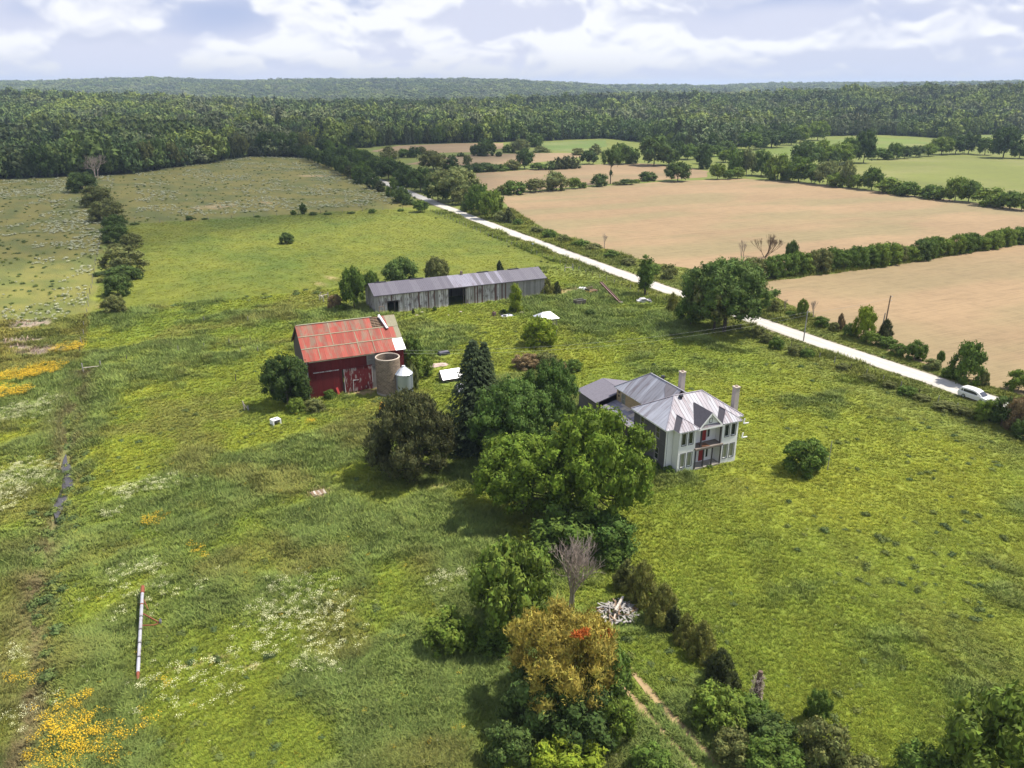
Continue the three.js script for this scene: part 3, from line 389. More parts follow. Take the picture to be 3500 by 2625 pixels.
  const pt = t => [3.05 + 3.65 * t, 5.6 + 3.25 * t + 0.105]; part('tar_patch', new MB().slab([[...pt(0.55), -8.05], [...pt(0.42), -7.0], [...pt(0.99), -7.0], [...pt(0.99), -9.9], [...pt(0.8), -9.5]].map(([x, y, z]) => [x, y, z]), 0.02).geo(), M.tarworn, WR);
  // lean-to and low rear addition
  part('lean_to_wall', new MB().box(0.95, 1.3, -13.2, 0.15, 2.6, 10).box(2.2, 1.3, -18.3, 2.4, 2.6, 0.15).geo(), M.darkwood, h);
  const LR = part('lean_to_roof', new MB().slab([[0.6, 2.66, -8.15], [3.4, 3.42, -8.15], [3.4, 3.42, -18.45], [0.6, 2.66, -18.45]].reverse(), 0.08).geo(), M.palewood, h);
  roofFace(LR, [[0.55, 2.7, -18.45], [0.55, 2.7, -8.15], [3.38, 3.46, -8.15], [3.38, 3.46, -18.45]], [0, 0, 1], 0.9, [M.galv2, M.tarworn, M.galv2], { rib: 0.02, pick: () => M.slatePale }); part('gutter', new MB().box(0.5, 2.6, -13.3, 0.14, 0.14, 10.3).geo(), M.palewood, LR);
  part('addition_wall', new MB().box(0.15, 1.7, -21.5, 0.2, 3.4, 6.1).box(9.2, 1.7, -21.5, 0.2, 3.4, 6.1).box(4.66, 1.7, -24.5, 9.2, 3.4, 0.2).tri([0.1, 3.4, -24.55], [9.25, 3.4, -24.55], [4.66, 4.55, -24.55]).geo(), M.clap, h);
  const AR = part('addition_roof', new MB().slab([[-0.3, 3.36, -18.5], [4.66, 4.62, -18.5], [4.66, 4.62, -24.95], [-0.3, 3.36, -24.95]].reverse(), 0.12).slab([[9.6, 3.36, -18.5], [4.66, 4.62, -18.5], [4.66, 4.62, -24.95], [9.6, 3.36, -24.95]], 0.12).geo(), M.shingle, h); AR.userData.label = 'dark grey shingle roof of the low rear addition';
  part('ridge_cap', new MB().bar([4.66, 4.66, -18.5], [4.66, 4.66, -24.95], 0.25, 0.05).geo(), M.tar, AR);
  // chimneys, vents, downspouts
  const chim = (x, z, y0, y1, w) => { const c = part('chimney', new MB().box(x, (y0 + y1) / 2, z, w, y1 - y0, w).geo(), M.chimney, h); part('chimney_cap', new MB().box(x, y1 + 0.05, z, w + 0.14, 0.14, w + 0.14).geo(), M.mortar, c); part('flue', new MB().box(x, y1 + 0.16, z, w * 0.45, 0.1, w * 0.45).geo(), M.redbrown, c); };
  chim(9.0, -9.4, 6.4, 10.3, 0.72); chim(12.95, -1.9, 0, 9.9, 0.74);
  for (const [x, y, z] of [[4.6, 9.0, -3.55], [8.3, 8.1, -13.2]]) { const v = part('roof_vent', new MB().tube([x, y - 0.5, z], [x, y + 0.25, z], 0.2, 0.2, 12).tube([x, y + 0.25, z], [x, y + 0.45, z], 0.34, 0.3, 14).geo(), M.black, h); }
  for (const y of [3.2, 5.4]) part('downspout', new MB().bar([12.5, y, 0.9], [12.62, y + 0.75, 0.9], 0.13).bar([12.5, y, 0.9], [13.4, y - 0.02, 0.9], 0.13).geo(), M.trimWhite, h);
  shadows(h);
}
// ---------------------------------------------------------------- the red barn
{
  const b = thing('red_barn', 'red timber barn with patchy red sheet roof, a hole by its ridge', 'barn', [19.5, 0, -127.3]), L = 17, D = 12.4, EH = 6.8, RH = 11.2;
  const FR = frame([0, 0, 0], [1, 0], [0, 1]), LF = frame([0, 0, -D], [0, 1], [-1, 0]);
  const boards = (F, s0, s1, y0, y1, w, mat, name, top) => { const m = new MB(); for (let s = s0; s < s1 - 0.02; s += w) { const e = Math.min(s1, s + w) - 0.012, n = rr(0.0, 0.025), t = top ? Math.min(y1, top((s + e) / 2)) : y1; m.fbox(F, s, e, y0, t, -0.06, n); } return part(name, m.geo(), mat, b); };
  boards(FR, 0.08, 5.85, -0.4, EH, 0.26, M.barnRed, 'wall'); boards(FR, 5.85, 10.3, 4.35, EH, 0.26, M.barnRed, 'wall');
  boards(FR, 10.3, 14.3, 4.35, EH, 0.24, M.oldwood, 'wall').userData.label = 'bare grey board patch'; boards(FR, 11.1, 14.3, -0.4, 4.35, 0.24, M.oldwood, 'wall'); boards(FR, 14.3, L, -0.4, EH, 0.26, M.barnRed, 'wall');
  part('door_post', new MB().box(5.9, 2.1, -0.1, 0.12, 4.6, 0.16).geo(), M.darkwood, b);
  const d = part('sliding_door', (() => { const m = new MB(); for (let x = 6.22; x < 11.05; x += 0.3) m.fbox(FR, x, Math.min(11.06, x + 0.285), 0.12, 4.42, 0.08, 0.13 + rnd() * 0.015); return m.geo(); })(), M.peel, b); d.userData.label = 'sliding door with peeling red paint';
  part('door_edge', new MB().fbox(FR, 6.12, 6.22, 0.1, 4.45, 0.07, 0.16).geo(), M.wornpaint, d); part('door_edge', new MB().fbox(FR, 11.06, 11.16, 0.1, 4.45, 0.07, 0.16).geo(), M.wornpaint, d); part('brace', new MB().fbox(FR, 7.6, 8.6, 2.12, 2.24, 0.145, 0.18).fbox(FR, 7.6, 7.7, 0.4, 2.12, 0.145, 0.18).geo(), M.wornpaint, d);
  part('door_rail', new MB().fbox(FR, 0.95, 5.35, 4.42, 4.54, 0.03, 0.12).geo(), M.wornpaint, b); part('door_rail', new MB().fbox(FR, 5.4, 11.2, 4.46, 4.6, 0.03, 0.14).geo(), M.barnRed, b);
  part('corner_board', new MB().box(0.02, 3.2, 0.03, 0.16, 7.2, 0.14).geo(), M.wornpaint, b); part('loose_board', new MB().bar([5.0, -0.1, 0.55], [4.7, 1.3, 0.12], 0.5, 0.05).geo(), M.redDoor, b);
  part('batten', new MB().fbox(FR, 10.45, 10.55, 4.4, 6.5, 0.04, 0.1).fbox(FR, 10.5, 12.4, 5.45, 5.56, 0.04, 0.12).fbox(FR, 11.0, 12.8, 4.3, 4.4, 0.04, 0.1).geo(), M.oldwood2, b);
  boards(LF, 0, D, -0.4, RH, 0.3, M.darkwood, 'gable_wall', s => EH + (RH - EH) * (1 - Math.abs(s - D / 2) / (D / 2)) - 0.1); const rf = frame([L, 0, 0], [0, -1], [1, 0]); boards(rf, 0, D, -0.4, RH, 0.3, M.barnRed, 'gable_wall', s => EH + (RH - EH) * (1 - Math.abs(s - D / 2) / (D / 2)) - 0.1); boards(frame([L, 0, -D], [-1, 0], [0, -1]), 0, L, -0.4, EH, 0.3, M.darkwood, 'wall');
  const c = -D / 2, sl = (RH + 0.05 - EH) / (D / 2), ey = EH + 0.05 - 0.35 * sl, R = part('roof', (() => { const m = new MB(); for (let x = -0.3; x <= L + 0.31; x += 0.62) { m.bar([x, ey + 0.02, 0.35], [x, RH, c], 0.08, 0.14); m.bar([x, ey + 0.02, -D - 0.35], [x, RH, c], 0.08, 0.14); } return m.geo(); })(), M.darkwood, b);
  for (let k = 0; k < 22; k++) { const t = (k + 0.5) / 22, y = mix(ey, RH, t) + 0.09, z = mix(0.35, c, t); part('purlin', new MB().box(L / 2, y, z, L + 0.7, 0.05, 0.16, new THREE.Matrix4().makeRotationX(Math.atan(sl))).geo(), M.brownwood, R); }
  const hole = (i, r, n) => r === 2 && (i === n - 4 || i === n - 5);
  roofFace(R, [[-0.4, ey + 0.1, 0.4], [L + 0.4, ey + 0.1, 0.4], [L + 0.4, RH + 0.1, c], [-0.4, RH + 0.1, c]], [1, 0, 0], 0.94, [], { rows: 3, rib: 0.018, ribStep: 0.31, skip: hole, uneven: 0.02, pick: (i, r, n) => r === 0 && i >= n - 2 ? M.newmetal : r > 0 && i === n - 1 || (r === 2 && i === n - 2) ? M.mossRoof : [M.redRoof, M.redRoof2, M.redRoof3][(i * 7 + r * 5 + (i >> 2)) % 3] });
  roofFace(R, [[L + 0.4, ey + 0.1, -D - 0.4], [-0.4, ey + 0.1, -D - 0.4], [-0.4, RH + 0.1, c], [L + 0.4, RH + 0.1, c]], [1, 0, 0], 0.94, [M.redRoof, M.redRoof2], { rows: 3, rib: 0.018, ribStep: 0.31 });
  part('ridge_cap', new MB().box(L / 2 - 2, RH + 0.2, c, L - 3.6, 0.06, 0.4).geo(), M.mossRoof, R); part('rake_board', new MB().bar([-0.36, ey, 0.4], [-0.36, RH + 0.06, c], 0.05, 0.22).bar([L + 0.36, ey, 0.4], [L + 0.36, RH + 0.06, c], 0.05, 0.22).bar([-0.36, ey, -D - 0.4], [-0.36, RH + 0.06, c], 0.05, 0.22).geo(), M.darkwood, R);
  { const m = new MB(), A = new THREE.Vector3(L - 2.55, RH + 0.35, c + 0.15), B = new THREE.Vector3(L - 1.75, RH - 1.55, c + 2.75); const d2 = B.clone().sub(A).normalize(), sx = new THREE.Vector3(1, 0.25, 0).cross(d2).normalize(), sy = d2.clone().cross(sx); let prev = null; for (let k = 0; k <= 9; k++) { const t = k / 9 * 4.4 - 0.6, r = 0.27, o = sx.clone().multiplyScalar(Math.cos(t) * r).addScaledVector(sy, Math.sin(t) * r), p = [A.clone().add(o).toArray(), B.clone().add(o).toArray()]; if (prev) m.quad(prev[0], prev[1], p[1], p[0]); prev = p; } part('curled_sheet', m.geo(), M.newmetal, R).userData.label = 'pale roof sheet torn loose and curled'; }
  for (const k of [1, 2]) { const t = k / 3, y = mix(ey, RH, t) + 0.21 + k * 0.02, z = mix(0.4, c, t); part('lap_seam', new MB().box(L / 2, y, z, L + 0.7, 0.012, 0.16, new THREE.Matrix4().makeRotationX(Math.atan(sl))).geo(), M.mossRoof, R); }
  for (const [x, t0, t1] of [[9.3, 0.02, 0.64], [12.0, 0.02, 0.66], [5.2, 0.35, 0.98], [2.4, 0.02, 0.33], [14.0, 0.34, 0.66]]) part('side_seam', new MB().bar([x, mix(ey, RH, t0) + 0.23, mix(0.4, c, t0)], [x, mix(ey, RH, t1) + 0.23, mix(0.4, c, t1)], 0.11, 0.015).geo(), M.mossRoof, R);
  part('eave_trim', new MB().box(6, ey - 0.02, 0.42, 11.4, 0.12, 0.05).geo(), M.mossRoof, R);
  shadows(b);
}
// ---------------------------------------------------------------- masonry silo without a roof
{
  const at = [32.75, 0, -124.35], s = thing('block_silo', 'round roofless silo of tan blocks in front of the red barn', 'silo', at), r = 2.12, rows = 26, H = 6.55, bh = H / rows, per = 24, w = 2 * Math.PI * r / per;
  const cyl = (ra, rb, y0, y1) => new THREE.CylinderGeometry(ra, rb, y1 - y0, 64, 1, true).translate(0, (y0 + y1) / 2, 0);
  part('mortar_core', mergeGeometries([cyl(r - 0.02, r - 0.02, -0.3, H), cyl(r - 0.2, r - 0.2, -0.3, H)]), M.mortar, s);
  part('rim', new THREE.TorusGeometry(r - 0.1, 0.13, 8, 64).rotateX(Math.PI / 2).translate(0, H + 0.03, 0), M.mortar, s); part('footing', mergeGeometries([cyl(r + 0.06, r + 0.08, -0.5, 0.45), new THREE.RingGeometry(r - 0.05, r + 0.06, 64).rotateX(-Math.PI / 2).translate(0, 0.45, 0)]), M.concrete, s);
  const g = (() => { const m = new MB(), a = w / r / 2 * 0.955; const p = (ang, rad, y) => [Math.sin(ang) * rad, y, Math.cos(ang) * rad]; const h = bh / 2 * 0.9; for (let k = 0; k < 2; k++) { const a0 = -a + a * k, a1 = a0 + a; m.quad(p(a0, r, -h), p(a1, r, -h), p(a1, r, h), p(a0, r, h)).quad(p(a1, r - 0.22, -h), p(a0, r - 0.22, -h), p(a0, r - 0.22, h), p(a1, r - 0.22, h)).quad(p(a0, r, h), p(a1, r, h), p(a1, r - 0.22, h), p(a0, r - 0.22, h)).quad(p(a0, r - 0.22, -h), p(a1, r - 0.22, -h), p(a1, r, -h), p(a0, r, -h)); } m.quad(p(-a, r - 0.22, -h), p(-a, r, -h), p(-a, r, h), p(-a, r - 0.22, h)).quad(p(a, r, -h), p(a, r - 0.22, -h), p(a, r - 0.22, h), p(a, r, h)); return m.geo(); })();
  const rest = [], cam = Math.atan2(-at[0], -at[2]); let n = 0, mats = [M.block, M.block, M.block2, M.block3];
  for (let j = 0; j < rows; j++) for (let i = 0; i < per; i++) { const a = (i + (j % 2) / 2) * w / r, y = (j + 0.5) * bh, d = Math.abs(Math.atan2(Math.sin(a - cam), Math.cos(a - cam))); if (d < 1.5 && n < 290 && y > 0.4) { const m = part('block', g, mats[Math.floor(rnd() * 4)], s, [0, y, 0]); m.rotation.y = a; m.scale.set(1 + rr(-0.004, 0.006), 1, 1 + rr(-0.004, 0.006)); n++; } else rest.push([a, y]); }
  const im = new THREE.InstancedMesh(g, M.block, rest.length), mt = new THREE.Matrix4(); rest.forEach(([a, y], k) => { im.setMatrixAt(k, mt.makeRotationY(a).setPosition(0, y, 0)); const t = rr(0.85, 1.15); im.setColorAt(k, col(t, t, t)); }); im.name = 'block_courses'; im.userData.kind = 'stuff'; s.add(im);
  shadows(s);
}
// ---------------------------------------------------------------- galvanised grain bin
{
  const s = thing('grain_bin', 'small galvanised grain bin with conical roof beside the tan silo', 'grain bin', [34.95, 0, -122.3]), r = 1.42, H = 4.0, pts = []; for (let k = 0; k <= 88; k++) pts.push(new THREE.Vector2(r + (k % 2 ? 0.022 : 0), k / 88 * H));
  part('wall', new THREE.LatheGeometry(pts, 40), M.zinc, s); const cone = part('roof', new THREE.CylinderGeometry(0.28, r + 0.14, 1.15, 36, 1, false).translate(0, H + 0.575, 0), M.zincRoof, s); { const m = new MB(); for (let k = 0; k < 18; k++) { const a = k / 18 * 2 * Math.PI; m.bar([Math.cos(a) * (r + 0.14), H + 0.02, Math.sin(a) * (r + 0.14)], [Math.cos(a) * 0.28, H + 1.17, Math.sin(a) * 0.28], 0.05, 0.05); } part('rib', m.geo(), M.zincRoof, cone); }
  part('cap', new THREE.CylinderGeometry(0.3, 0.34, 0.2, 20).translate(0, H + 1.24, 0), M.zincRoof, s); part('fill_pipe', new MB().tube([-1.62, H + 0.05, 0.5], [-0.85, H + 0.85, 0.3], 0.15, 0.15, 10).geo(), M.zinc, s); for (const a of [-0.45, 0.65]) part('stiffener', new MB().box(Math.sin(a) * (r + 0.05), 0.7, Math.cos(a) * (r + 0.05), 0.09, 1.5, 0.07).geo(), M.zinc, s);
  { const m = new MB(); m.bar([1.3, 0, 0.78], [1.3, H, 0.78], 0.05).bar([1.05, 0, 1.1], [1.05, H, 1.1], 0.05); for (let y = 0.3; y < H; y += 0.32) m.bar([1.3, y, 0.78], [1.05, y, 1.1], 0.035); part('ladder', m.geo(), M.zinc, s); }
  shadows(s);
}
// ---------------------------------------------------------------- long machine shed
{
  const s = thing('machine_shed', 'long low shed of peeling vertical boards under a dark metal roof', 'shed', [43.8, 0, -174.0]), L = 44.3, D = 9.2, EH = 4.8, RH = 6.55, FR = frame([0, 0, 0], [1, 0], [0, 1]);
  const open = [[2.9, 5.6, 2.9], [18.2, 22.6, 4.35]]; // doorways: from, to, height
  for (let x = 0; x < L - 0.05;) { const w = rr(0.26, 0.38), e = Math.min(L, x + w), c = (x + e) / 2, o = open.find(k => c > k[0] && c < k[1]), y0 = o ? o[2] + rr(-0.03, 0.06) : rr(-0.25, -0.05), t = c / L; let m; const k = rnd(), grey = t > 0.76; if (grey) m = k < 0.75 ? M.oldwood2 : M.oldwood; else if (t > 0.5) m = k < 0.34 ? M.redbrown : k < 0.6 ? M.wornpaint2 : k < 0.85 ? M.oldwood2 : M.wornpaint; else m = k < 0.42 ? M.wornpaint : k < 0.68 ? M.wornpaint2 : k < 0.84 ? M.oldwood2 : M.redbrown; part('board', new MB().fbox(FR, x, e - 0.02, y0, EH - 0.02, -0.03, rr(0, 0.03)).geo(), m, s); x = e; }
  for (const [a, b2, t] of open) part('doorway', new MB().fbox(FR, a - 0.12, a, -0.2, t, -0.14, 0.04).fbox(FR, b2, b2 + 0.12, -0.2, t, -0.14, 0.04).fbox(FR, a - 0.12, b2 + 0.12, t, t + 0.14, -0.14, 0.045).geo(), M.darkwood, s);
  const LF = frame([0, 0, -D], [0, 1], [-1, 0]); for (let z = 0; z < D - 0.05; z += 0.31) { const c = z + 0.15, top = EH + (RH - EH) * (1 - Math.abs(c - D / 2) / (D / 2)); part('board', new MB().fbox(LF, z, Math.min(D, z + 0.295), -0.15, top - 0.12, -0.03, rr(0, 0.03)).geo(), rnd() < 0.6 ? M.oldwood : M.wornpaint2, s); }
  { const m = new MB(), RF = frame([L, 0, -D], [0, 1], [1, 0]); for (let z = 0; z < D - 0.05; z += 0.31) { const c = z + 0.15, top = EH + (RH - EH) * (1 - Math.abs(c - D / 2) / (D / 2)); m.fbox(RF, z, Math.min(D, z + 0.3), -0.15, top - 0.12, -0.03, rr(0, 0.03)); } m.box(L / 2, EH / 2, -D, L, EH, 0.06); part('back_wall', m.geo(), M.oldwood, s); }
  { const m = new MB(); for (let x = 0.2; x < L; x += 4.38) { m.box(x, EH / 2, -0.2, 0.2, EH, 0.2).box(x, EH / 2, -D + 0.2, 0.2, EH, 0.2).box(x, EH - 0.1, -D / 2, 0.14, 0.2, D - 0.3); } part('post_frame', m.geo(), M.darkwood, s); }
  const c = -D / 2, sl = (RH - EH) / (D / 2), ey = EH - 0.4 * sl, R = part('roof', new MB().slab([[-0.35, ey, 0.42], [L + 0.35, ey, 0.42], [L + 0.35, RH, c], [-0.35, RH, c]], 0.06).slab([[L + 0.35, ey, -D - 0.42], [-0.35, ey, -D - 0.42], [-0.35, RH, c], [L + 0.35, RH, c]], 0.06).geo(), M.darkwood, s);
  roofFace(R, [[-0.4, ey + 0.02, 0.47], [L + 0.4, ey + 0.02, 0.47], [L + 0.4, RH + 0.02, c], [-0.4, RH + 0.02, c]], [1, 0, 0], 0.91, [], { rib: 0.022, ribStep: 0.455, pick: (i, r, n) => { const t = i / n; return t > 0.43 && t < 0.58 ? M.slatePale : t >= 0.58 && t < 0.76 ? [M.slatePale, M.slate2, M.slate2][i % 3] : rnd() < 0.6 ? M.slate : M.slate2; } });
  roofFace(R, [[L + 0.4, ey + 0.02, -D - 0.47], [-0.4, ey + 0.02, -D - 0.47], [-0.4, RH + 0.02, c], [L + 0.4, RH + 0.02, c]], [1, 0, 0], 0.91, [M.slate, M.slate2], { rib: 0.022 });
  part('fascia', new MB().box(L / 2, ey - 0.05, 0.46, L + 0.8, 0.2, 0.04).bar([-0.4, ey - 0.02, 0.45], [-0.4, RH, c], 0.05, 0.2).bar([L + 0.4, ey - 0.02, 0.45], [L + 0.4, RH, c], 0.05, 0.2).geo(), M.slate, R); for (const [a, b2] of [[1.2, 4], [10, 13.4], [27.5, 30.6], [36, 39]]) part('ridge_vent', new MB().box((a + b2) / 2, RH + 0.12, c, b2 - a, 0.16, 0.4).geo(), M.black, R);
  part('chimney', new MB().box(23.3, RH + 0.3, c + 0.1, 0.5, 1.2, 0.5).geo(), M.block, s);
  shadows(s);
}
// ---------------------------------------------------------------- things about the yard
const onLand = (px, py, dy = 0) => { const p = G(px, py); return [p[0], T(p[0], p[2]) + dy, p[2]]; };
{ // corn crib
  const s = thing('corn_crib', 'wire corn crib with a white hipped metal roof, half hidden by a round bush', 'corn crib', [72.6, 0, -142.4]), w = 1.75, d = 1.6, H = 4.35;
  for (const [x, z] of [[-w, d], [w, d], [w, -d], [-w, -d], [0, d], [w, 0], [-w, 0]]) part('post', new MB().box(x, H / 2, z, 0.1, H, 0.1).geo(), M.oldwood, s);
  const m = new MB(); for (let y = 0.25; y < H; y += 0.3) for (const [a, b] of [[[-w, d], [w, d]], [[w, d], [w, -d]], [[w, -d], [-w, -d]], [[-w, -d], [-w, d]]]) m.bar([a[0], y, a[1]], [b[0], y, b[1]], 0.022); for (let k = 0; k <= 10; k++) { const t = mix(-1, 1, k / 10); for (const z of [d, -d]) m.bar([t * w, 0, z], [t * w, H, z], 0.018); for (const x of [w, -w]) m.bar([x, 0, t * d], [x, H, t * d], 0.018); } const mesh = part('wire_mesh', m.geo(), M.wire, s);
  part('panel', new MB().box(w + 0.06, 0.75, 0.75, 0.05, 1.4, 1.2).geo(), M.cream, s); for (const y of [1.9, 3.1]) part('panel_frame', new MB().bar([w + 0.06, y - 0.45, 0.2], [w + 0.06, y - 0.45, 1.4], 0.07).bar([w + 0.06, y + 0.5, 0.2], [w + 0.06, y + 0.5, 1.4], 0.07).bar([w + 0.06, y - 0.45, 0.2], [w + 0.06, y + 0.5, 0.2], 0.07).bar([w + 0.06, y - 0.45, 1.4], [w + 0.06, y + 0.5, 1.4], 0.07).geo(), M.palewood, s);
  const a = w + 0.45, b = d + 0.45, ty = H + 1.15, R = part('roof', new MB().slab([[-a, H - 0.02, b], [a, H - 0.02, b], [a, H - 0.02, -b], [-a, H - 0.02, -b]], 0.05).geo(), M.zinc, s);
  for (const q of [[[-a, H, b], [a, H, b], [0.95, ty, 0], [-0.95, ty, 0]], [[a, H, b], [a, H, -b], [0.95, ty, 0]], [[a, H, -b], [-a, H, -b], [-0.95, ty, 0], [0.95, ty, 0]], [[-a, H, -b], [-a, H, b], [-0.95, ty, 0]]]) part('roof_face', new MB().slab(q, 0.04).geo(), M.newmetal, R); shadows(s);
}
{ // hay elevator
  const A = G(2120, 1037), B = G(2053, 967, 3.5), s = thing('hay_elevator', 'rusty red-brown hay elevator chute tilted up from the grass', 'conveyor', A), v = new THREE.Vector3(B[0] - A[0], B[1], B[2] - A[2]), dir = v.clone().normalize(), side = new THREE.Vector3(0, 1, 0).cross(dir).normalize(), at = (t, o, y) => [v.x * t + side.x * o, v.y * t + y + 0.15, v.z * t + side.z * o], rustRed = std(col(0.085, 0.028, 0.022), { roughness: 0.7 });
  part('trough', new MB().bar(at(0, 0, 0), at(1, 0, 0), 0.4, 0.05).geo(), std(col(0.30, 0.22, 0.2), { metalness: 0.4, roughness: 0.5 }), s); for (const o of [-0.3, 0.3]) part('side_rail', new MB().bar(at(0, o, 0.08), at(1, o, 0.08), 0.2, 0.26).geo(), rustRed, s);
  part('undercarriage', new MB().bar(at(0.55, -0.3, 0), [v.x * 0.62, 0, v.z * 0.62], 0.07).bar(at(0.55, 0.3, 0), [v.x * 0.62 + 0.6, 0, v.z * 0.62], 0.07).bar([v.x * 0.62, 0.3, v.z * 0.62], [v.x * 0.62 + 0.6, 0.3, v.z * 0.62], 0.06).geo(), rustRed, s); part('motor', new MB().box(...at(0.86, -0.1, -0.22), 0.5, 0.4, 0.4).geo(), M.iron, s);
  for (const o of [-0.35, 0.55]) part('wheel', new THREE.CylinderGeometry(0.32, 0.32, 0.16, 16).rotateZ(Math.PI / 2).translate(v.x * 0.62 + 0.3 + o * 0.9, 0.3, v.z * 0.62), M.black, s); part('hopper', new MB().box(0.25, 0.25, 0.1, 0.7, 0.3, 0.5).geo(), M.palewood, s); shadows(s);
}
{ // old hay wagon
  const s = thing('hay_wagon', 'broken wooden hay wagon with rusty slatted bed lying in the grass', 'wagon', G(2022, 1001), 0.25);
  for (let k = 0; k < 9; k++) part('slat', new MB().box(-1.5 + k * 0.37, 0.72 + rr(-0.04, 0.04), 0, 0.24, 0.05, 1.7).geo(), k % 3 ? M.brownwood : M.rust, s); for (const z of [-0.85, 0.85]) part('side_beam', new MB().box(0, 0.66, z, 3.3, 0.16, 0.1).geo(), M.rust, s); part('end_rack', new MB().box(-1.65, 0.9, 0, 0.12, 0.9, 1.7).geo(), M.darkwood, s);
  for (const [x, z] of [[-1.1, 0.9], [1.1, 0.9], [-1.1, -0.9], [1.1, -0.9]]) part('wheel', new THREE.CylinderGeometry(0.36, 0.36, 0.14, 16).rotateX(Math.PI / 2).translate(x, 0.36, z), M.darkwood, s); part('drawbar', new MB().bar([1.7, 0.5, 0.2], [3.3, 0.1, 0.9], 0.12).geo(), M.newwood, s); part('ladder_rail', new MB().bar([-1.2, 1.3, -1.1], [1.4, 1.35, -1.1], 0.14, 0.1).bar([-1.2, 1.0, -1.1], [1.4, 1.05, -1.1], 0.14, 0.1).geo(), M.redbrown, s); shadows(s);
}
function crumple(name, at, w, d, h, mat, label, cat, seed, turn = 0) { // a heap of bent sheets, one continuous surface
  const N = 14, g = new THREE.PlaneGeometry(w, d, N, N).rotateX(-Math.PI / 2), p = g.attributes.position; for (let i = 0; i < p.count; i++) { const x = p.getX(i) / w * 2, z = p.getZ(i) / d * 2, e = Math.max(0, 1 - Math.max(Math.abs(x), Math.abs(z))); p.setY(i, Math.min(1, e * 2.2) * h * (0.25 + 0.75 * fbm(x * 2 + seed, z * 2, 3)) + 0.02); p.setX(i, p.getX(i) * (0.75 + 0.5 * n2(z * 2 + seed, 3))); p.setZ(i, p.getZ(i) * (0.75 + 0.5 * n2(x * 2 + seed, 8))); } const f = g.toNonIndexed(); f.computeVertexNormals(); return solo(name, f, mat, label, cat, at, turn);
}
crumple('crumpled_tarp', G(1992, 989), 2.6, 1.8, 0.9, M.newmetal, 'crumpled white tarp beside the broken hay wagon', 'tarp', 3);
crumple('bent_panel', G(1500, 1249), 3.3, 1.7, 0.55, std(col(0.50, 0.38, 0.34), { roughness: 0.8, map: MAPS.plaster }), 'bent pinkish panel lying in grass near the white-roofed shelter', 'panel', 11, -0.1);
crumple('plastic_sheet', G(1733, 1078), 2.6, 2.1, 0.12, std(col(0.62, 0.62, 0.70), { roughness: 0.4 }), 'flat pale plastic sheet under the weeping vine tree', 'sheet', 7);
crumple('white_scrap', [80.4, 0, -173.2], 2.6, 0.7, 0.35, M.trimWhite, 'long white scrap at the foot of the machine shed wall', 'scrap', 21);
{ const s = thing('stock_trailer', 'dark slatted trailer box standing in the long grass', 'trailer', G(1981, 1041), 0.12); for (let k = 0; k < 4; k++) for (const z of [-0.7, 0.7]) part('slat', new MB().box(0, 0.35 + k * 0.24, z, 2.8, 0.19, 0.05).geo(), M.darkwood, s); for (const x of [-1.4, 1.4]) part('end_panel', new MB().box(x, 0.7, 0, 0.06, 0.9, 1.4).geo(), M.darkwood, s); part('floor', new MB().box(0, 0.27, 0, 2.8, 0.06, 1.4).geo(), M.darkwood, s); part('top_rail', new MB().box(0, 1.27, -0.7, 2.9, 0.07, 0.08).box(0, 1.27, 0.7, 2.9, 0.07, 0.08).geo(), M.oldwood2, s); for (const z of [-0.78, 0.78]) part('wheel', new THREE.CylinderGeometry(0.3, 0.3, 0.14, 16).rotateX(Math.PI / 2).translate(0.2, 0.3, z), M.black, s); shadows(s); }
{ const s = thing('wrecked_car', 'wrecked pale car body sunk in grass beside the roadside fence', 'car', G(2200, 1034), -0.25), pale = std(col(0.55, 0.53, 0.56), { roughness: 0.5, map: MAPS.galv }); const sh = new THREE.Shape([[-1.7, 0.1], [-1.75, 0.55], [-1.2, 0.68], [-0.75, 1.05], [0.35, 1.05], [0.7, 0.7], [1.65, 0.6], [1.75, 0.1]].map(p => new THREE.Vector2(...p))); part('body', new THREE.ExtrudeGeometry(sh, { depth: 1.3, bevelSize: 0.08, bevelThickness: 0.1, bevelSegments: 2 }).translate(0, 0, -0.65), pale, s); part('window', new MB().box(-0.2, 0.86, 0.76, 1.0, 0.24, 0.06).geo(), M.glass, s); part('hood', new MB().box(1.25, 0.74, 0, 0.95, 0.06, 1.3, new THREE.Matrix4().makeRotationZ(0.2)).geo(), M.iron, s); part('loose_bumper', new MB().bar([1.2, 0.15, 1.0], [2.2, 0.3, 0.3], 0.14).geo(), M.zinc, s); for (const [x, z] of [[-1.1, 0.74], [1.15, 0.74], [-1.1, -0.74], [1.15, -0.74]]) part('wheel', new THREE.CylinderGeometry(0.28, 0.28, 0.16, 14).rotateX(Math.PI / 2).translate(x, 0.2, z), M.black, s); shadows(s); }
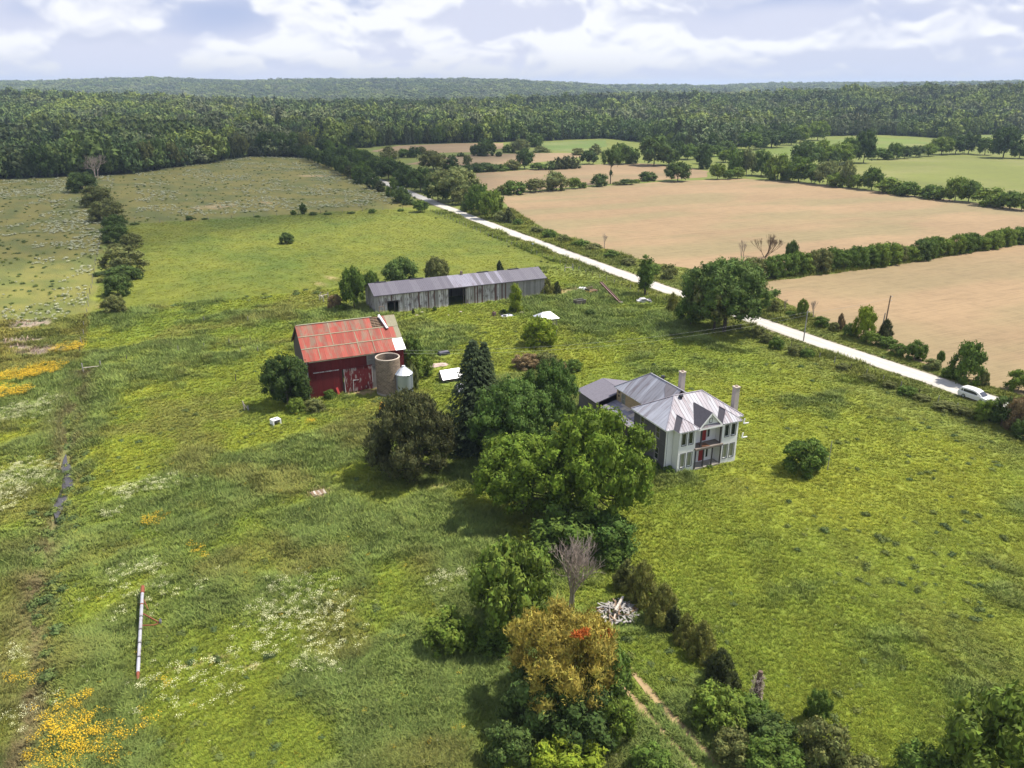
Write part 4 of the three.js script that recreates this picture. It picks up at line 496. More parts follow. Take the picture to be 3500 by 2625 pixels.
function hut(name, label, at, L, D, EH, RH, roofMat, ridgeAlongX, turn = 0) {
  const s = thing(name, label, 'shelter', at, turn), l = L / 2, d = D / 2; for (const z of [d - 0.05, -d + 0.05]) part('wall', new MB().box(0, EH / 2, z, L - 0.1, EH, 0.06).geo(), M.darkwood, s);
  for (const x of [-l + 0.05, l - 0.05]) part('gable_wall', (() => { const m = new MB(); for (let k = 0; k < 8; k++) { const z0 = mix(-d, d, k / 8), z1 = mix(-d, d, (k + 1) / 8) - 0.02, top = EH + (RH - EH) * (1 - Math.abs(z0 + z1) / 2 / d); m.box(x, top / 2, (z0 + z1) / 2, 0.05 + k % 2 * 0.012, top, z1 - z0); } return m.geo(); })(), M.oldwood, s);
  const R = part('roof', new MB().box(0, RH - 0.06, 0, L, 0.08, 0.1).geo(), M.darkwood, s), o = 0.22, e = EH - o * (RH - EH) / d; roofFace(R, [[-l - o, e, d + o], [l + o, e, d + o], [l + o, RH, 0], [-l - o, RH, 0]], [1, 0, 0], 0.7, [roofMat], { rib: 0.015, ribStep: 0.35 }); roofFace(R, [[l + o, e, -d - o], [-l - o, e, -d - o], [-l - o, RH, 0], [l + o, RH, 0]], [1, 0, 0], 0.7, [roofMat], { rib: 0.015 }); shadows(s); return s;
}
hut('shelter', 'low animal shelter with a bright white sheet roof near the barn', [G(1545, 1303)[0], 0, G(1545, 1303)[2] - 1.0], 3.5, 2.6, 0.85, 2.0, M.newmetal, true, 0.02);
hut('shelter', 'tiny grey shelter with ribbed metal roof, tucked against the spruce', [G(1590, 1345)[0], 0, G(1590, 1345)[2] - 0.9], 2.3, 2.2, 0.7, 1.6, M.galv2, true, 0.05);
{ const s = thing('truck_cap', 'dark navy pickup bed cap left on the grass', 'truck cap', G(1517, 1212), 0.1), m = std(col(0.02, 0.024, 0.04), { roughness: 0.35 }), q = (x, z, y) => [x, y, z]; const lo = [[-1.25, 0.75], [1.25, 0.75], [1.25, -0.75], [-1.25, -0.75]], hi = [[-1.05, 0.6], [1.0, 0.62], [1.0, -0.6], [-1.05, -0.6]]; const b = new MB(); b.poly(hi.map(p => [p[0], 0.62, p[1]])); for (let i = 0; i < 4; i++) { const k = (i + 1) % 4; b.quad([lo[i][0], 0, lo[i][1]], [lo[k][0], 0, lo[k][1]], [hi[k][0], 0.62, hi[k][1]], [hi[i][0], 0.62, hi[i][1]]); } part('shell', b.geo(), m, s); part('side_window', new MB().box(0, 0.34, 0.69, 1.5, 0.22, 0.05).geo(), M.glass, s); part('roof_rib', new MB().box(0, 0.64, 0, 2.0, 0.03, 0.9).geo(), M.slate2, s); shadows(s); }
{ const s = thing('white_crate', 'white open-sided plastic crate alone in the meadow', 'crate', onLand(943, 1451), 0.35), w = std(col(0.80, 0.80, 0.80), { roughness: 0.5 }); part('top', new MB().box(0, 0.78, 0, 1.35, 0.1, 1.15).geo(), w, s); for (const [x, z] of [[-0.6, 0.5], [0.6, 0.5], [0.6, -0.5], [-0.6, -0.5]]) part('leg', new MB().box(x, 0.38, z, 0.16, 0.76, 0.16).geo(), w, s); part('side_panel', new MB().box(-0.62, 0.42, 0, 0.05, 0.7, 0.85).geo(), w, s); part('side_panel', new MB().box(0, 0.42, -0.52, 1.1, 0.7, 0.05).geo(), w, s); part('grille', new MB().box(0.1, 0.5, 0.5, 0.75, 0.35, 0.06).geo(), M.iron, s); part('lid_knob', new MB().box(0, 0.86, 0, 0.3, 0.06, 0.3).geo(), M.iron, s); shadows(s); }
{ const y = std(col(0.55, 0.29, 0.02), { roughness: 0.5 }), s = thing('loader_arm', 'yellow loader arm standing upright beside the dark juniper', 'loader arm', onLand(1297, 1428), 0.3); part('boom', new MB().bar([0, 0, 0], [0.35, 2.2, 0], 0.26, 0.2).geo(), y, s); part('elbow', new THREE.TorusGeometry(0.26, 0.11, 8, 14, Math.PI).translate(0.62, 2.2, 0), y, s); part('dipper', new MB().bar([0.9, 2.2, 0], [1.05, 1.55, 0], 0.2, 0.18).geo(), y, s); part('cylinder', new MB().tube([0.2, 0.5, 0.16], [0.6, 1.9, 0.16], 0.06, 0.06, 8).geo(), M.newmetal, s); part('base_plate', new MB().box(0, 0.08, 0, 0.9, 0.16, 0.6).geo(), M.iron, s); shadows(s); }
{ // grain auger lying along the ditch meadow
  const A = onLand(473, 2318, 0.35), B = G(488, 2003, 1.3), s = thing('grain_auger', 'long white grain auger tube with a rusty wheel frame, lying in the meadow', 'auger', A), v = new THREE.Vector3(B[0] - A[0], B[1] - A[1], B[2] - A[2]), at = (t, o = 0, y = 0) => [v.x * t + o, v.y * t + y, v.z * t], w = std(col(0.45, 0.45, 0.48), { roughness: 0.45, metalness: 0.2, map: MAPS.galv }), r = std(col(0.22, 0.06, 0.03), { roughness: 0.8, map: MAPS.oldwood });
  for (let k = 0; k < 6; k++) part('tube', new MB().tube(at(0.03 + k * 0.147), at(0.03 + (k + 1) * 0.147 - 0.004), 0.16, 0.16, 14).geo(), w, s); for (let k = 1; k < 7; k++) part('collar', new MB().tube(at(0.03 + k * 0.147 - 0.006), at(0.03 + k * 0.147 + 0.006), 0.185, 0.185, 14).geo(), k > 4 ? r : M.iron, s); part('spout', new MB().tube(at(0.91), at(0.995), 0.2, 0.17, 12).bar(at(0.97, -0.15), at(1.02, -0.15, -0.5), 0.12).geo(), r, s); part('boot', new MB().tube(at(-0.03, 0, -0.1), at(0.03), 0.12, 0.15, 10).geo(), r, s);
  part('frame', new MB().bar(at(0.66, 0.1), at(0.58, 1.55, -0.75), 0.09).bar(at(0.52, 0.1), at(0.55, 1.15, -0.6), 0.09).bar(at(0.55, 1.15, -0.6), at(0.58, 1.6, -0.75), 0.08).bar(at(0.84, 0.1), at(0.77, 0.5, -0.9), 0.08).geo(), r, s); part('wheel', new THREE.CylinderGeometry(0.34, 0.34, 0.17, 18).rotateZ(Math.PI / 2).translate(...at(0.585, 1.68, -0.75)), M.iron, s); part('rim', new THREE.CylinderGeometry(0.2, 0.2, 0.19, 14).rotateZ(Math.PI / 2).translate(...at(0.585, 1.68, -0.75)), w, s); shadows(s);
}
{ // heap of salvaged boards
  const c = onLand(2112, 2100), s = thing('lumber_pile', 'heap of broken grey and pale boards beside the cedars', 'lumber pile', c), r = RNG(31), mats = [M.oldwood2, M.oldwood2, M.oldwood2, M.oldwood, M.brownwood, M.palewood]; for (let k = 0; k < 110; k++) { const a = r() * 6.28, d = Math.sqrt(r()) * 1.75, x = Math.cos(a) * d * 1.15, z = Math.sin(a) * d, y = 0.12 + (1 - d / 1.8) * 0.75 * r() + 0.1, L = 0.5 + r() * 1.15, q = new THREE.Matrix4().makeRotationFromEuler(new THREE.Euler((r() - 0.5) * 0.5, r() * 3.14, (r() - 0.5) * 0.7)); part('board', new MB().box(x, y, z, L, 0.05 + r() * 0.05, 0.09 + r() * 0.1, q).geo(), mats[Math.floor(r() * 6)], s); } part('post', new MB().bar([-0.6, 0.9, 0.4], [1.1, 1.15, -0.9], 0.22).geo(), M.palewood, s); shadows(s);
}
{ const s = thing('well_cover', 'square wooden well cover lying flat in the meadow', 'well cover', onLand(1089, 1690, 0.12), 0.1); for (let k = 0; k < 6; k++) part('plank', new MB().box(-0.75 + k * 0.3, 0.08 + rr(-0.02, 0.02), 0, 0.27, 0.07, rr(1.15, 1.4)).geo(), k % 2 ? M.palewood : M.brownwood, s); part('curb', new MB().box(0, -0.05, 0.6, 1.9, 0.25, 0.1).box(0, -0.05, -0.6, 1.9, 0.25, 0.1).geo(), M.palewood, s); shadows(s); }
{ const s = thing('crate_frame', 'open wooden crate frame leaning against the machine shed corner', 'crate', [44.9, 0, -173.2], 0.2); for (const [a, b] of [[[-0.7, 0, 0.5], [-0.55, 2.1, 0]], [[0.7, 0, 0.5], [0.6, 2.1, 0]], [[-0.55, 2.1, 0], [0.6, 2.1, 0]], [[-0.7, 0.15, 0.5], [0.7, 0.15, 0.5]], [[-0.62, 1.1, 0.25], [0.65, 1.1, 0.25]]]) part('slat', new MB().bar(a, b, 0.14, 0.07).geo(), M.brownwood, s); shadows(s); }
{ const s = thing('rusty_stove', 'small rusty stove beside the pale plastic sheet', 'stove', G(1689, 1080), 0.3); part('body', new MB().box(0, 0.5, 0, 0.7, 0.9, 0.6).geo(), M.redbrown, s); part('door', new MB().box(0, 0.5, 0.31, 0.4, 0.4, 0.03).geo(), M.iron, s); part('flue', new MB().tube([0, 0.95, -0.1], [0, 1.25, -0.1], 0.1, 0.1, 10).geo(), M.iron, s); shadows(s); }
for (const [px, py, l] of [[1713, 1077, 'old tyre lying at the edge of the pale plastic sheet'], [1725, 1081, 'old tyre lying on the pale plastic sheet']]) { const p = G(px, py); const t = thing('old_tyre', l, 'tyre', [p[0], 0.12, p[2]]); part('tread', new THREE.TorusGeometry(0.32, 0.13, 10, 22).rotateX(Math.PI / 2), M.black, t); part('bead', new THREE.TorusGeometry(0.2, 0.05, 8, 20).rotateX(Math.PI / 2).translate(0, 0.05, 0), M.iron, t); shadows(t); }
// field stones by the shed and yard
for (const [px, py, r, l] of [[1441, 1068, 0.45, 'tan field stone in front of the shed boards'], [1424, 1079, 0.4, 'pinkish field stone near the crate frame'], [1519, 1049, 0.3, 'white stone by the wide shed doorway'], [1574, 1069, 0.35, 'flat buff stone in the yard grass'], [1784, 1071, 0.5, 'pale boulder behind the weeping vine tree'], [2005, 1068, 0.5, 'white chunk of rubble near the corn crib'], [1533, 1079, 0.3, 'small cream stone in the yard grass'], [1940, 1065, 0.4, 'white rubble beside the dark trailer box']]) { const g = new THREE.IcosahedronGeometry(r, 2), p = g.attributes.position; for (let i = 0; i < p.count; i++) { const k = 0.75 + 0.5 * n3(p.getX(i) * 2 + px, p.getY(i) * 2, p.getZ(i) * 2 + py); p.setXYZ(i, p.getX(i) * k * 1.2, p.getY(i) * k * 0.6, p.getZ(i) * k); } g.computeVertexNormals(); const o = onLand(px, py, r * 0.2); solo('field_stone', g, px % 2 ? M.palewood : M.mortar, l, 'stone', o); }
// ---------------------------------------------------------------- poles, wires, posts
function pole(name, label, base, topPx, topPy, r, o = {}) { const s = thing(name, label, 'pole', base), h = heightTo(base, topPy), lean = o.lean || [0, 0]; part('shaft', new MB().tube([0, -0.5, 0], [lean[0], h, lean[1]], r, r * 0.72, 12).geo(), o.mat || M.oldwood, s); if (o.arm) { for (let k = 0; k < o.arm; k++) { const b = part('bracket', new MB().bar([lean[0], h - 0.35 - k * 0.9, lean[1]], [lean[0] + 0.55, h - 0.3 - k * 0.9, lean[1]], 0.05).geo(), M.iron, s); part('insulator', new MB().tube([lean[0] + 0.55, h - 0.32 - k * 0.9, lean[1]], [lean[0] + 0.55, h - 0.14 - k * 0.9, lean[1]], 0.06, 0.04, 8).geo(), M.trimWhite, b); } } shadows(s); return [base[0] + lean[0], base[1] + h, base[2] + lean[1]]; }
const pA = pole('utility_pole', 'tall weathered utility pole rising from the roadside shrubs', G(3018, 1150), 3042, 1011, 0.17, { arm: 2, lean: [0.25, -0.1], mat: M.brownwood }); pole('pole_stub', 'short cut-off pole stub braced beside the tall utility pole', G(3008, 1152), 3023, 1070, 0.14, { lean: [0.3, 0], mat: M.oldwood }); const pB = pole('utility_pole', 'grey utility pole between the road and the tan field, farm wires attached', G(2746, 1166), 2757, 1063, 0.14, { arm: 1, mat: M.oldwood2 }); pole('slim_pole', 'slim bare pole standing behind the round bush on the lawn', onLand(2827, 1612), 2838, 1508, 0.06, { mat: M.oldwood2 });
const wireMat = std(col(0.33, 0.34, 0.33), { roughness: 0.6 });
for (const [a, b, sag, l] of [[[pB[0] + 0.5, pB[1] - 0.2, pB[2]], [36.6, 6.2, -127.8], 2.2, 'upper overhead wire from the grey pole toward the barn'], [[pB[0], pB[1] - 0.9, pB[2]], [36.6, 5.4, -128.6], 2.4, 'lower overhead wire from the grey pole toward the barn'], [[pA[0], pA[1] - 0.5, pA[2]], [pB[0], pB[1] - 0.3, pB[2]], 0.4, 'overhead wire between the two roadside poles']]) { const c = []; for (let k = 0; k <= 20; k++) { const t = k / 20; c.push(new THREE.Vector3(mix(a[0], b[0], t), mix(a[1], b[1], t) - sag * 4 * t * (1 - t), mix(a[2], b[2], t))); } solo('overhead_wire', new THREE.TubeGeometry(new THREE.CatmullRomCurve3(c), 40, 0.011, 5), wireMat, l, 'wire'); }
const postGeo = new MB().tube([0, -0.4, 0], [0.03, 1.3, 0.02], 0.085, 0.07, 7).geo();
function posts(list, label, group, mat = M.oldwood) { let k = 0; for (const [x, z, s] of list) { const m = solo('fence_post', postGeo, k++ % 4 ? mat : M.darkwood, label, 'fence post', [x + rr(-0.15, 0.15), T(x, z), z], rnd() * 6, group); m.scale.set(1, (s || 1) * rr(0.85, 1.15), 1); m.rotation.z = rr(-0.06, 0.06); } }
{ const L = [[116.2, 60], [116, 93], [115, 116], [112.2, 155], [111, 180], [109.8, 209], [108.8, 240], [108, 258], [108.6, 325]], a = []; for (let v = 70; v < 326; v += 3.7) a.push([along(L, v), -v]); posts(a, 'weathered post of the fence that follows the gravel road', 'roadside fence posts'); }
{ const a = []; for (let v = 172; v < 338; v += 6.5) a.push([-18.1 - (v - 165) * 0.008, -v]); posts(a, 'grey post of the fence between flower field and green pasture', 'field fence posts'); }
posts([[435, 1232], [612, 1206], [696, 1192], [783, 1177], [857, 1166], [823, 1213], [880, 1206], [848, 1100], [806, 1303], [700, 1100]].map(([a, b]) => { const p = G(a, b); return [p[0], p[2]]; }), 'lone fence post in the tall grass behind the barn', 'meadow fence posts');
{ const a = []; for (let x = -8; x < 108; x += 9) a.push([x, -340.5 - (x > 60 ? -3 : 0)]); posts(a, 'post on the cross fence below the upper flower field', 'cross fence posts'); }
function brace(label, a, b, z2) { const s = thing('brace_fence', label, 'fence', [a[0], T(a[0], a[2]), a[2]]), d = [b[0] - a[0], 0, b[2] - a[2]]; for (const t of [0, 1]) part('post', new MB().tube([d[0] * t, -0.4, d[2] * t], [d[0] * t, z2 || 2.0, d[2] * t], 0.12, 0.1, 9).geo(), M.oldwood2, s); part('rail', new MB().tube([0, 1.15, 0], [d[0], 1.1, d[2]], 0.08, 0.08, 8).geo(), M.palewood, s); shadows(s); }
brace('H-shaped post and rail brace where the ditch meets the flower field', G(284, 1266), G(346, 1258), 2.1); brace('short brace of two posts and a rail behind the barn roof', G(1098, 1022), G(1106, 1032), 1.9); brace('gate brace beyond the road-side end of the machine shed', G(1931, 928), G(1958, 926), 2.0); brace('brace of posts beside the bushes at the barn-side shed end', G(1092, 1026), G(1122, 1018), 1.6);
{ const s = thing('leaning_brace', 'pair of pale leaning posts at the end of a sagging wire fence', 'fence', onLand(838, 1404)); part('post', new MB().tube([0, -0.3, 0], [-0.2, 1.7, -0.2], 0.1, 0.09, 8).geo(), M.palewood, s); part('post', new MB().tube([0.5, -0.3, 0.5], [0.45, 1.0, 0.5], 0.12, 0.11, 8).geo(), M.oldwood2, s); part('stay', new MB().tube([-0.15, 1.3, -0.15], [0.5, 0.3, 0.5], 0.05, 0.05, 6).geo(), M.palewood, s); shadows(s); }
{ const s = thing('roadside_box', 'small grey roadside box on a post at the gravel edge', 'box', G(1821, 846)); part('post', new MB().box(0, 0.5, 0, 0.12, 1.1, 0.12).geo(), M.oldwood, s); part('box', new MB().box(0, 1.25, 0, 0.5, 0.45, 0.7).geo(), M.zinc, s); shadows(s); }
// ---------------------------------------------------------------- white minivan on the road
{
  const paint = new THREE.MeshPhysicalMaterial({ color: col(0.74, 0.74, 0.73), roughness: 0.3, clearcoat: 0.8, clearcoatRoughness: 0.08 }), glassV = new THREE.MeshPhysicalMaterial({ color: col(0.012, 0.016, 0.04), roughness: 0.08, clearcoat: 1 }), van = thing('minivan', 'white minivan with dark side windows parked on the gravel road', 'minivan', [123.3, 0.08, -79.6], -Math.PI / 2 + 0.09);
  const side = (pts, depth, bevel) => new THREE.ExtrudeGeometry(new THREE.Shape(pts.map(p => new THREE.Vector2(...p))), { depth: depth - 2 * bevel, bevelSize: bevel, bevelThickness: bevel, bevelSegments: 3, steps: 1 }).translate(0, 0, -(depth - 2 * bevel) / 2);
  // x forward, y up
  const arch = (x, out) => { for (let k = 0; k <= 8; k++) { const a = Math.PI * k / 8; out.push([x + Math.cos(a) * 0.37, 0.34 + Math.sin(a) * 0.37]); } }, lower = [[2.5, 0.3]]; const low = []; low.push([2.46, 0.32]); arch(1.58, low); arch(-1.46, low); low.push([-2.46, 0.36], [-2.55, 0.75], [-2.48, 1.05], [1.15, 1.0], [1.9, 0.93], [2.42, 0.78], [2.55, 0.55]);
  part('body', side(low, 1.94, 0.07), paint, van); part('cabin', side([[-2.42, 1.0], [-2.28, 1.45], [-2.05, 1.66], [-1.2, 1.73], [0.1, 1.7], [0.75, 1.5], [1.62, 0.98]], 1.7, 0.12), paint, van);
  for (const z of [-0.885, 0.885]) { part('side_window', new MB().slab([[-2.1, 1.1, z], [0.95, 1.06, z], [0.45, 1.48, z * 0.985], [-0.1, 1.56, z * 0.98], [-1.95, 1.56, z * 0.98]].map(p => [p[0], p[1], p[2]]), 0.03).geo(), glassV, van); part('roof_rail', new MB().bar([-1.9, 1.76, z * 0.82], [0.0, 1.77, z * 0.82], 0.05, 0.06).geo(), M.black, van); part('mirror', new MB().box(0.95, 1.1, z * 1.2, 0.14, 0.14, 0.2).geo(), paint, van); part('door_pillar', new MB().box(-1.72, 1.32, z * 1.006, 0.1, 0.5, 0.04).geo(), paint, van); part('headlight', new MB().box(2.33, 0.74, z * 0.84, 0.3, 0.13, 0.36).geo(), M.newmetal, van); part('taillight', new MB().box(-2.5, 0.98, z * 0.92, 0.12, 0.2, 0.26).geo(), M.redDoor, van); }
  part('windshield', new MB().slab([[1.66, 1.15, -0.7], [1.66, 1.15, 0.7], [0.93, 1.60, 0.62], [0.93, 1.60, -0.62]], 0.02).geo(), glassV, van); part('rear_window', new MB().slab([[-2.58, 1.1, 0.7], [-2.58, 1.1, -0.7], [-2.44, 1.5, -0.62], [-2.44, 1.5, 0.62]], 0.02).geo(), glassV, van); part('grille', new MB().box(2.56, 0.62, 0, 0.06, 0.16, 1.1).geo(), M.black, van); part('bumper_vent', new MB().box(2.55, 0.36, 0, 0.06, 0.14, 1.2).geo(), M.black, van);
  for (const x of [1.58, -1.46]) for (const z of [-0.86, 0.86]) { const w = part('wheel', new THREE.CylinderGeometry(0.34, 0.34, 0.23, 24).rotateX(Math.PI / 2), M.black, van, [x, 0.34, z]); part('rim', new THREE.CylinderGeometry(0.22, 0.22, 0.25, 16).rotateX(Math.PI / 2), M.zinc, w); } shadows(van);
}
// ---------------------------------------------------------------- plants: templates one unit high and one unit wide
// sprays of small leaves spread over the outside of many lobes; [x, y, z, radius, tint]
function leaves(seed, lobes, n, leaf, o = {}) {
  const r = RNG(seed), P = [], C = [], v = new THREE.Vector3(), a = new THREE.Vector3(), b = new THREE.Vector3(), cen = new THREE.Vector3(0, o.cy ?? 0.5, 0), out = new THREE.Vector3(), ico = new THREE.IcosahedronGeometry(1, o.core ?? 1).attributes.position;
  const vol = lobes.map(l => l[3] * l[3]), sum = vol.reduce((x, y) => x + y, 0), up = o.rise ?? 0, flat = o.flat ?? 0.82;
  lobes.forEach((l, li) => {
    const k = Math.round(n * vol[li] / sum), tint = l[4] ?? (0.8 + 0.4 * r());
    if (o.core !== -1) for (let i = 0; i < ico.count; i++) { const x = ico.getX(i), y = ico.getY(i), z = ico.getZ(i), q = l[3] * 0.7 * (0.72 + 0.56 * n3(x * 1.7 + li * 3.1, y * 1.7 + seed, z * 1.7)); P.push(l[0] + x * q, Math.max(o.floor ?? -0.05, l[1] + y * q * flat), l[2] + z * q); C.push(tint * 0.8, tint * 0.8, tint * 0.8); }
    for (let i = 0; i < k; i++) {
      const u = r() * 2 - 1, t = r() * 6.283, q = Math.sqrt(1 - u * u); v.set(q * Math.cos(t), u, q * Math.sin(t));
      out.set(l[0], l[1] - cen.y, l[2]).normalize(); if (v.dot(out) < (o.inner ?? -0.45) && r() < 0.85) continue;
      const rad = l[3] * (0.66 + 0.52 * r()) * (0.72 + 0.56 * n3(v.x * 2.2 + li * 3.1, v.y * 2.2, v.z * 2.2)), x = l[0] + v.x * rad, y = l[1] + v.y * rad * flat, z = l[2] + v.z * rad; if (y < (o.floor ?? 0.0)) continue;
      const m = tint * (0.78 + 0.44 * r()), hue = (r() - 0.5) * 0.22;
      for (let s = 0; s < (o.per ?? 3); s++) {
        a.set(r() - 0.5, r() - 0.5 + up, r() - 0.5).normalize(); a.addScaledVector(v, -a.dot(v) * 0.8).normalize().addScaledVector(v, (o.outward ?? 0.35) * (r() * 1.6 - 0.3)).normalize(); b.set(r() - 0.5, r() - 0.5, r() - 0.5).multiplyScalar(o.loose ?? 1.1).add(v).cross(a).normalize();
        const L = leaf * (0.6 + 0.8 * r()), w = L * (o.slim ?? 0.4), jx = (r() - 0.5) * leaf * 1.3, jy = (r() - 0.5) * leaf * 1.3, jz = (r() - 0.5) * leaf * 1.3;
        P.push(x + jx - b.x * w, y + jy - b.y * w, z + jz - b.z * w, x + jx + b.x * w, y + jy + b.y * w, z + jz + b.z * w, x + jx + a.x * L, y + jy + a.y * L, z + jz + a.z * L); const c = [m * (1 + hue), m, m * (1 - hue * 0.5)]; C.push(...c, ...c, ...c);
      }
    }
  });
  const g = new THREE.BufferGeometry(); g.setAttribute('position', new THREE.Float32BufferAttribute(P, 3)); g.setAttribute('color', new THREE.Float32BufferAttribute(C, 3)); g.computeVertexNormals(); return g;
}
function crownLobes(seed, k, o = {}) { // lobes filling an egg between y0 and 1
  const r = RNG(seed), y0 = o.y0 ?? 0.16, L = [], cy = (1 + y0) / 2, ry = (1 - y0) / 2; for (let i = 0; i < k; i++) { const u = mix(-0.75, 1, (i + 0.5) / k), t = i * 2.4 + r() * 1.2, q = Math.sqrt(Math.max(0, 1 - u * u)), rad = (o.rad ?? 0.2) * (0.7 + 0.6 * r()), f = (0.5 - rad * 0.75) * (0.72 + 0.42 * r()); L.push([Math.cos(t) * q * f * 1.25, cy + u * (ry - rad * 0.7), Math.sin(t) * q * f * 1.25, rad]); } L.push([0, cy, 0, (o.rad ?? 0.2) * 1.5]); return L;
}
function limbs(seed, lobes, o = {}) { const m = new MB(), r = RNG(seed + 5), fork = o.fork ?? 0.3, tr = o.trunk ?? 0.022; m.tube([0, -0.02, 0], [0, fork, 0], tr * 1.25, tr * 0.9, 8, false); m.tube([0, fork, 0], [(r() - 0.5) * 0.06, 0.72, (r() - 0.5) * 0.06], tr * 0.9, tr * 0.3, 7, false); for (const l of lobes.slice(0, o.n ?? 12)) { const f = Math.min(l[1] - 0.04, fork + r() * 0.18), mid = [l[0] * 0.55 + (r() - 0.5) * 0.05, mix(f, l[1], 0.6), l[2] * 0.55 + (r() - 0.5) * 0.05]; m.tube([0, f, 0], mid, tr * 0.5, tr * 0.3, 6, false); m.tube(mid, [l[0], l[1], l[2]], tr * 0.3, tr * 0.1, 5, false); } return m.geo(); }
function coneSprays(seed, n, leaf, o = {}) { // conifers: tiers of drooping or rising sprays
  const r = RNG(seed), P = [], C = [], tiers = o.tiers ?? 18; for (let i = 0; i < n; i++) {
    const tier = Math.floor(Math.pow(r(), 1.5) * tiers), t = (tier + 0.25 + 0.5 * r()) / tiers, arms = o.arms ?? 9, ang = (Math.floor(r() * arms) + (tier % 2) * 0.5 + (r() - 0.5) * 0.55) / arms * 6.283, reach = 0.5 * Math.pow(1 - t, o.taper ?? 0.85) * (0.78 + 0.44 * n2(Math.cos(ang) * 2 + tier * 1.7 + seed, Math.sin(ang) * 2)), d = reach * Math.sqrt(0.12 + 0.88 * r()), droop = (o.droop ?? 0.1) * d, x = Math.cos(ang) * d, z = Math.sin(ang) * d, y = (o.y0 ?? 0.04) + t * (0.97 - (o.y0 ?? 0.04)) - droop; const m = 0.75 + 0.5 * r();
    for (let s = 0; s < 2; s++) { const dx = Math.cos(ang) + (r() - 0.5) * 1.3, dz = Math.sin(ang) + (r() - 0.5) * 1.3, dy = (o.rise ?? -0.25) + (r() - 0.5) * 0.7, q = Math.hypot(dx, dy, dz), L = leaf * (0.6 + 0.8 * r()), w = L * 0.28, nx = -dz / q, nz = dx / q, k = [m, m, m * 0.95]; P.push(x - nx * w, y, z - nz * w, x + nx * w, y + (r() - 0.5) * w, z + nz * w, x + dx / q * L, y + dy / q * L, z + dz / q * L); C.push(...k, ...k, ...k); }
  }
  const g = new THREE.BufferGeometry(); g.setAttribute('position', new THREE.Float32BufferAttribute(P, 3)); g.setAttribute('color', new THREE.Float32BufferAttribute(C, 3)); g.computeVertexNormals(); return g;
}
const leafMat = (r, g, b, t = 0.26) => new THREE.MeshPhysicalMaterial({ color: col(r, g, b), vertexColors: true, roughness: 0.95, transmission: t, thickness: 0, side: THREE.DoubleSide, specularIntensity: 0.25 });
const LM = { maple: leafMat(0.14, 0.208, 0.022), maple2: leafMat(0.088, 0.15, 0.028), mid: leafMat(0.105, 0.165, 0.027), mid2: leafMat(0.15, 0.21, 0.03), dark: leafMat(0.060, 0.098, 0.022), dark2: leafMat(0.085, 0.13, 0.03), pale: leafMat(0.181, 0.210, 0.068), olive: leafMat(0.155, 0.17, 0.052), lime: leafMat(0.20, 0.26, 0.022), juniper: leafMat(0.084, 0.090, 0.032, 0.15), spruce: leafMat(0.05, 0.072, 0.032, 0.12), cedar: leafMat(0.225, 0.23, 0.055, 0.25), cedarDark: leafMat(0.075, 0.09, 0.03, 0.2), gold: leafMat(0.37, 0.305, 0.06), orange: leafMat(0.42, 0.11, 0.02), brown: leafMat(0.232, 0.167, 0.081), poplar: leafMat(0.109, 0.167, 0.038) };
const bark = std(col(0.075, 0.062, 0.05), { map: MAPS.oldwood }), barkPale = std(col(0.36, 0.295, 0.25), { map: MAPS.oldwood });
const protos = {};
function proto(kind, name, crownGeo, woodGeo, category, crownName = 'crown', woodName = 'trunk') { const g = new THREE.Group(); g.name = name; g.userData.category = category; crownGeo.computeBoundingBox(); const bb = crownGeo.boundingBox, sx = 2 / (bb.max.x - bb.min.x + bb.max.z - bb.min.z), sy = 1 / bb.max.y; crownGeo.scale(sx, sy, sx); if (woodGeo) { woodGeo.scale(sx, sy, sx); part(woodName, woodGeo, bark, g); } part(crownName, crownGeo, LM.mid, g); (protos[kind] ||= []).push(g); }
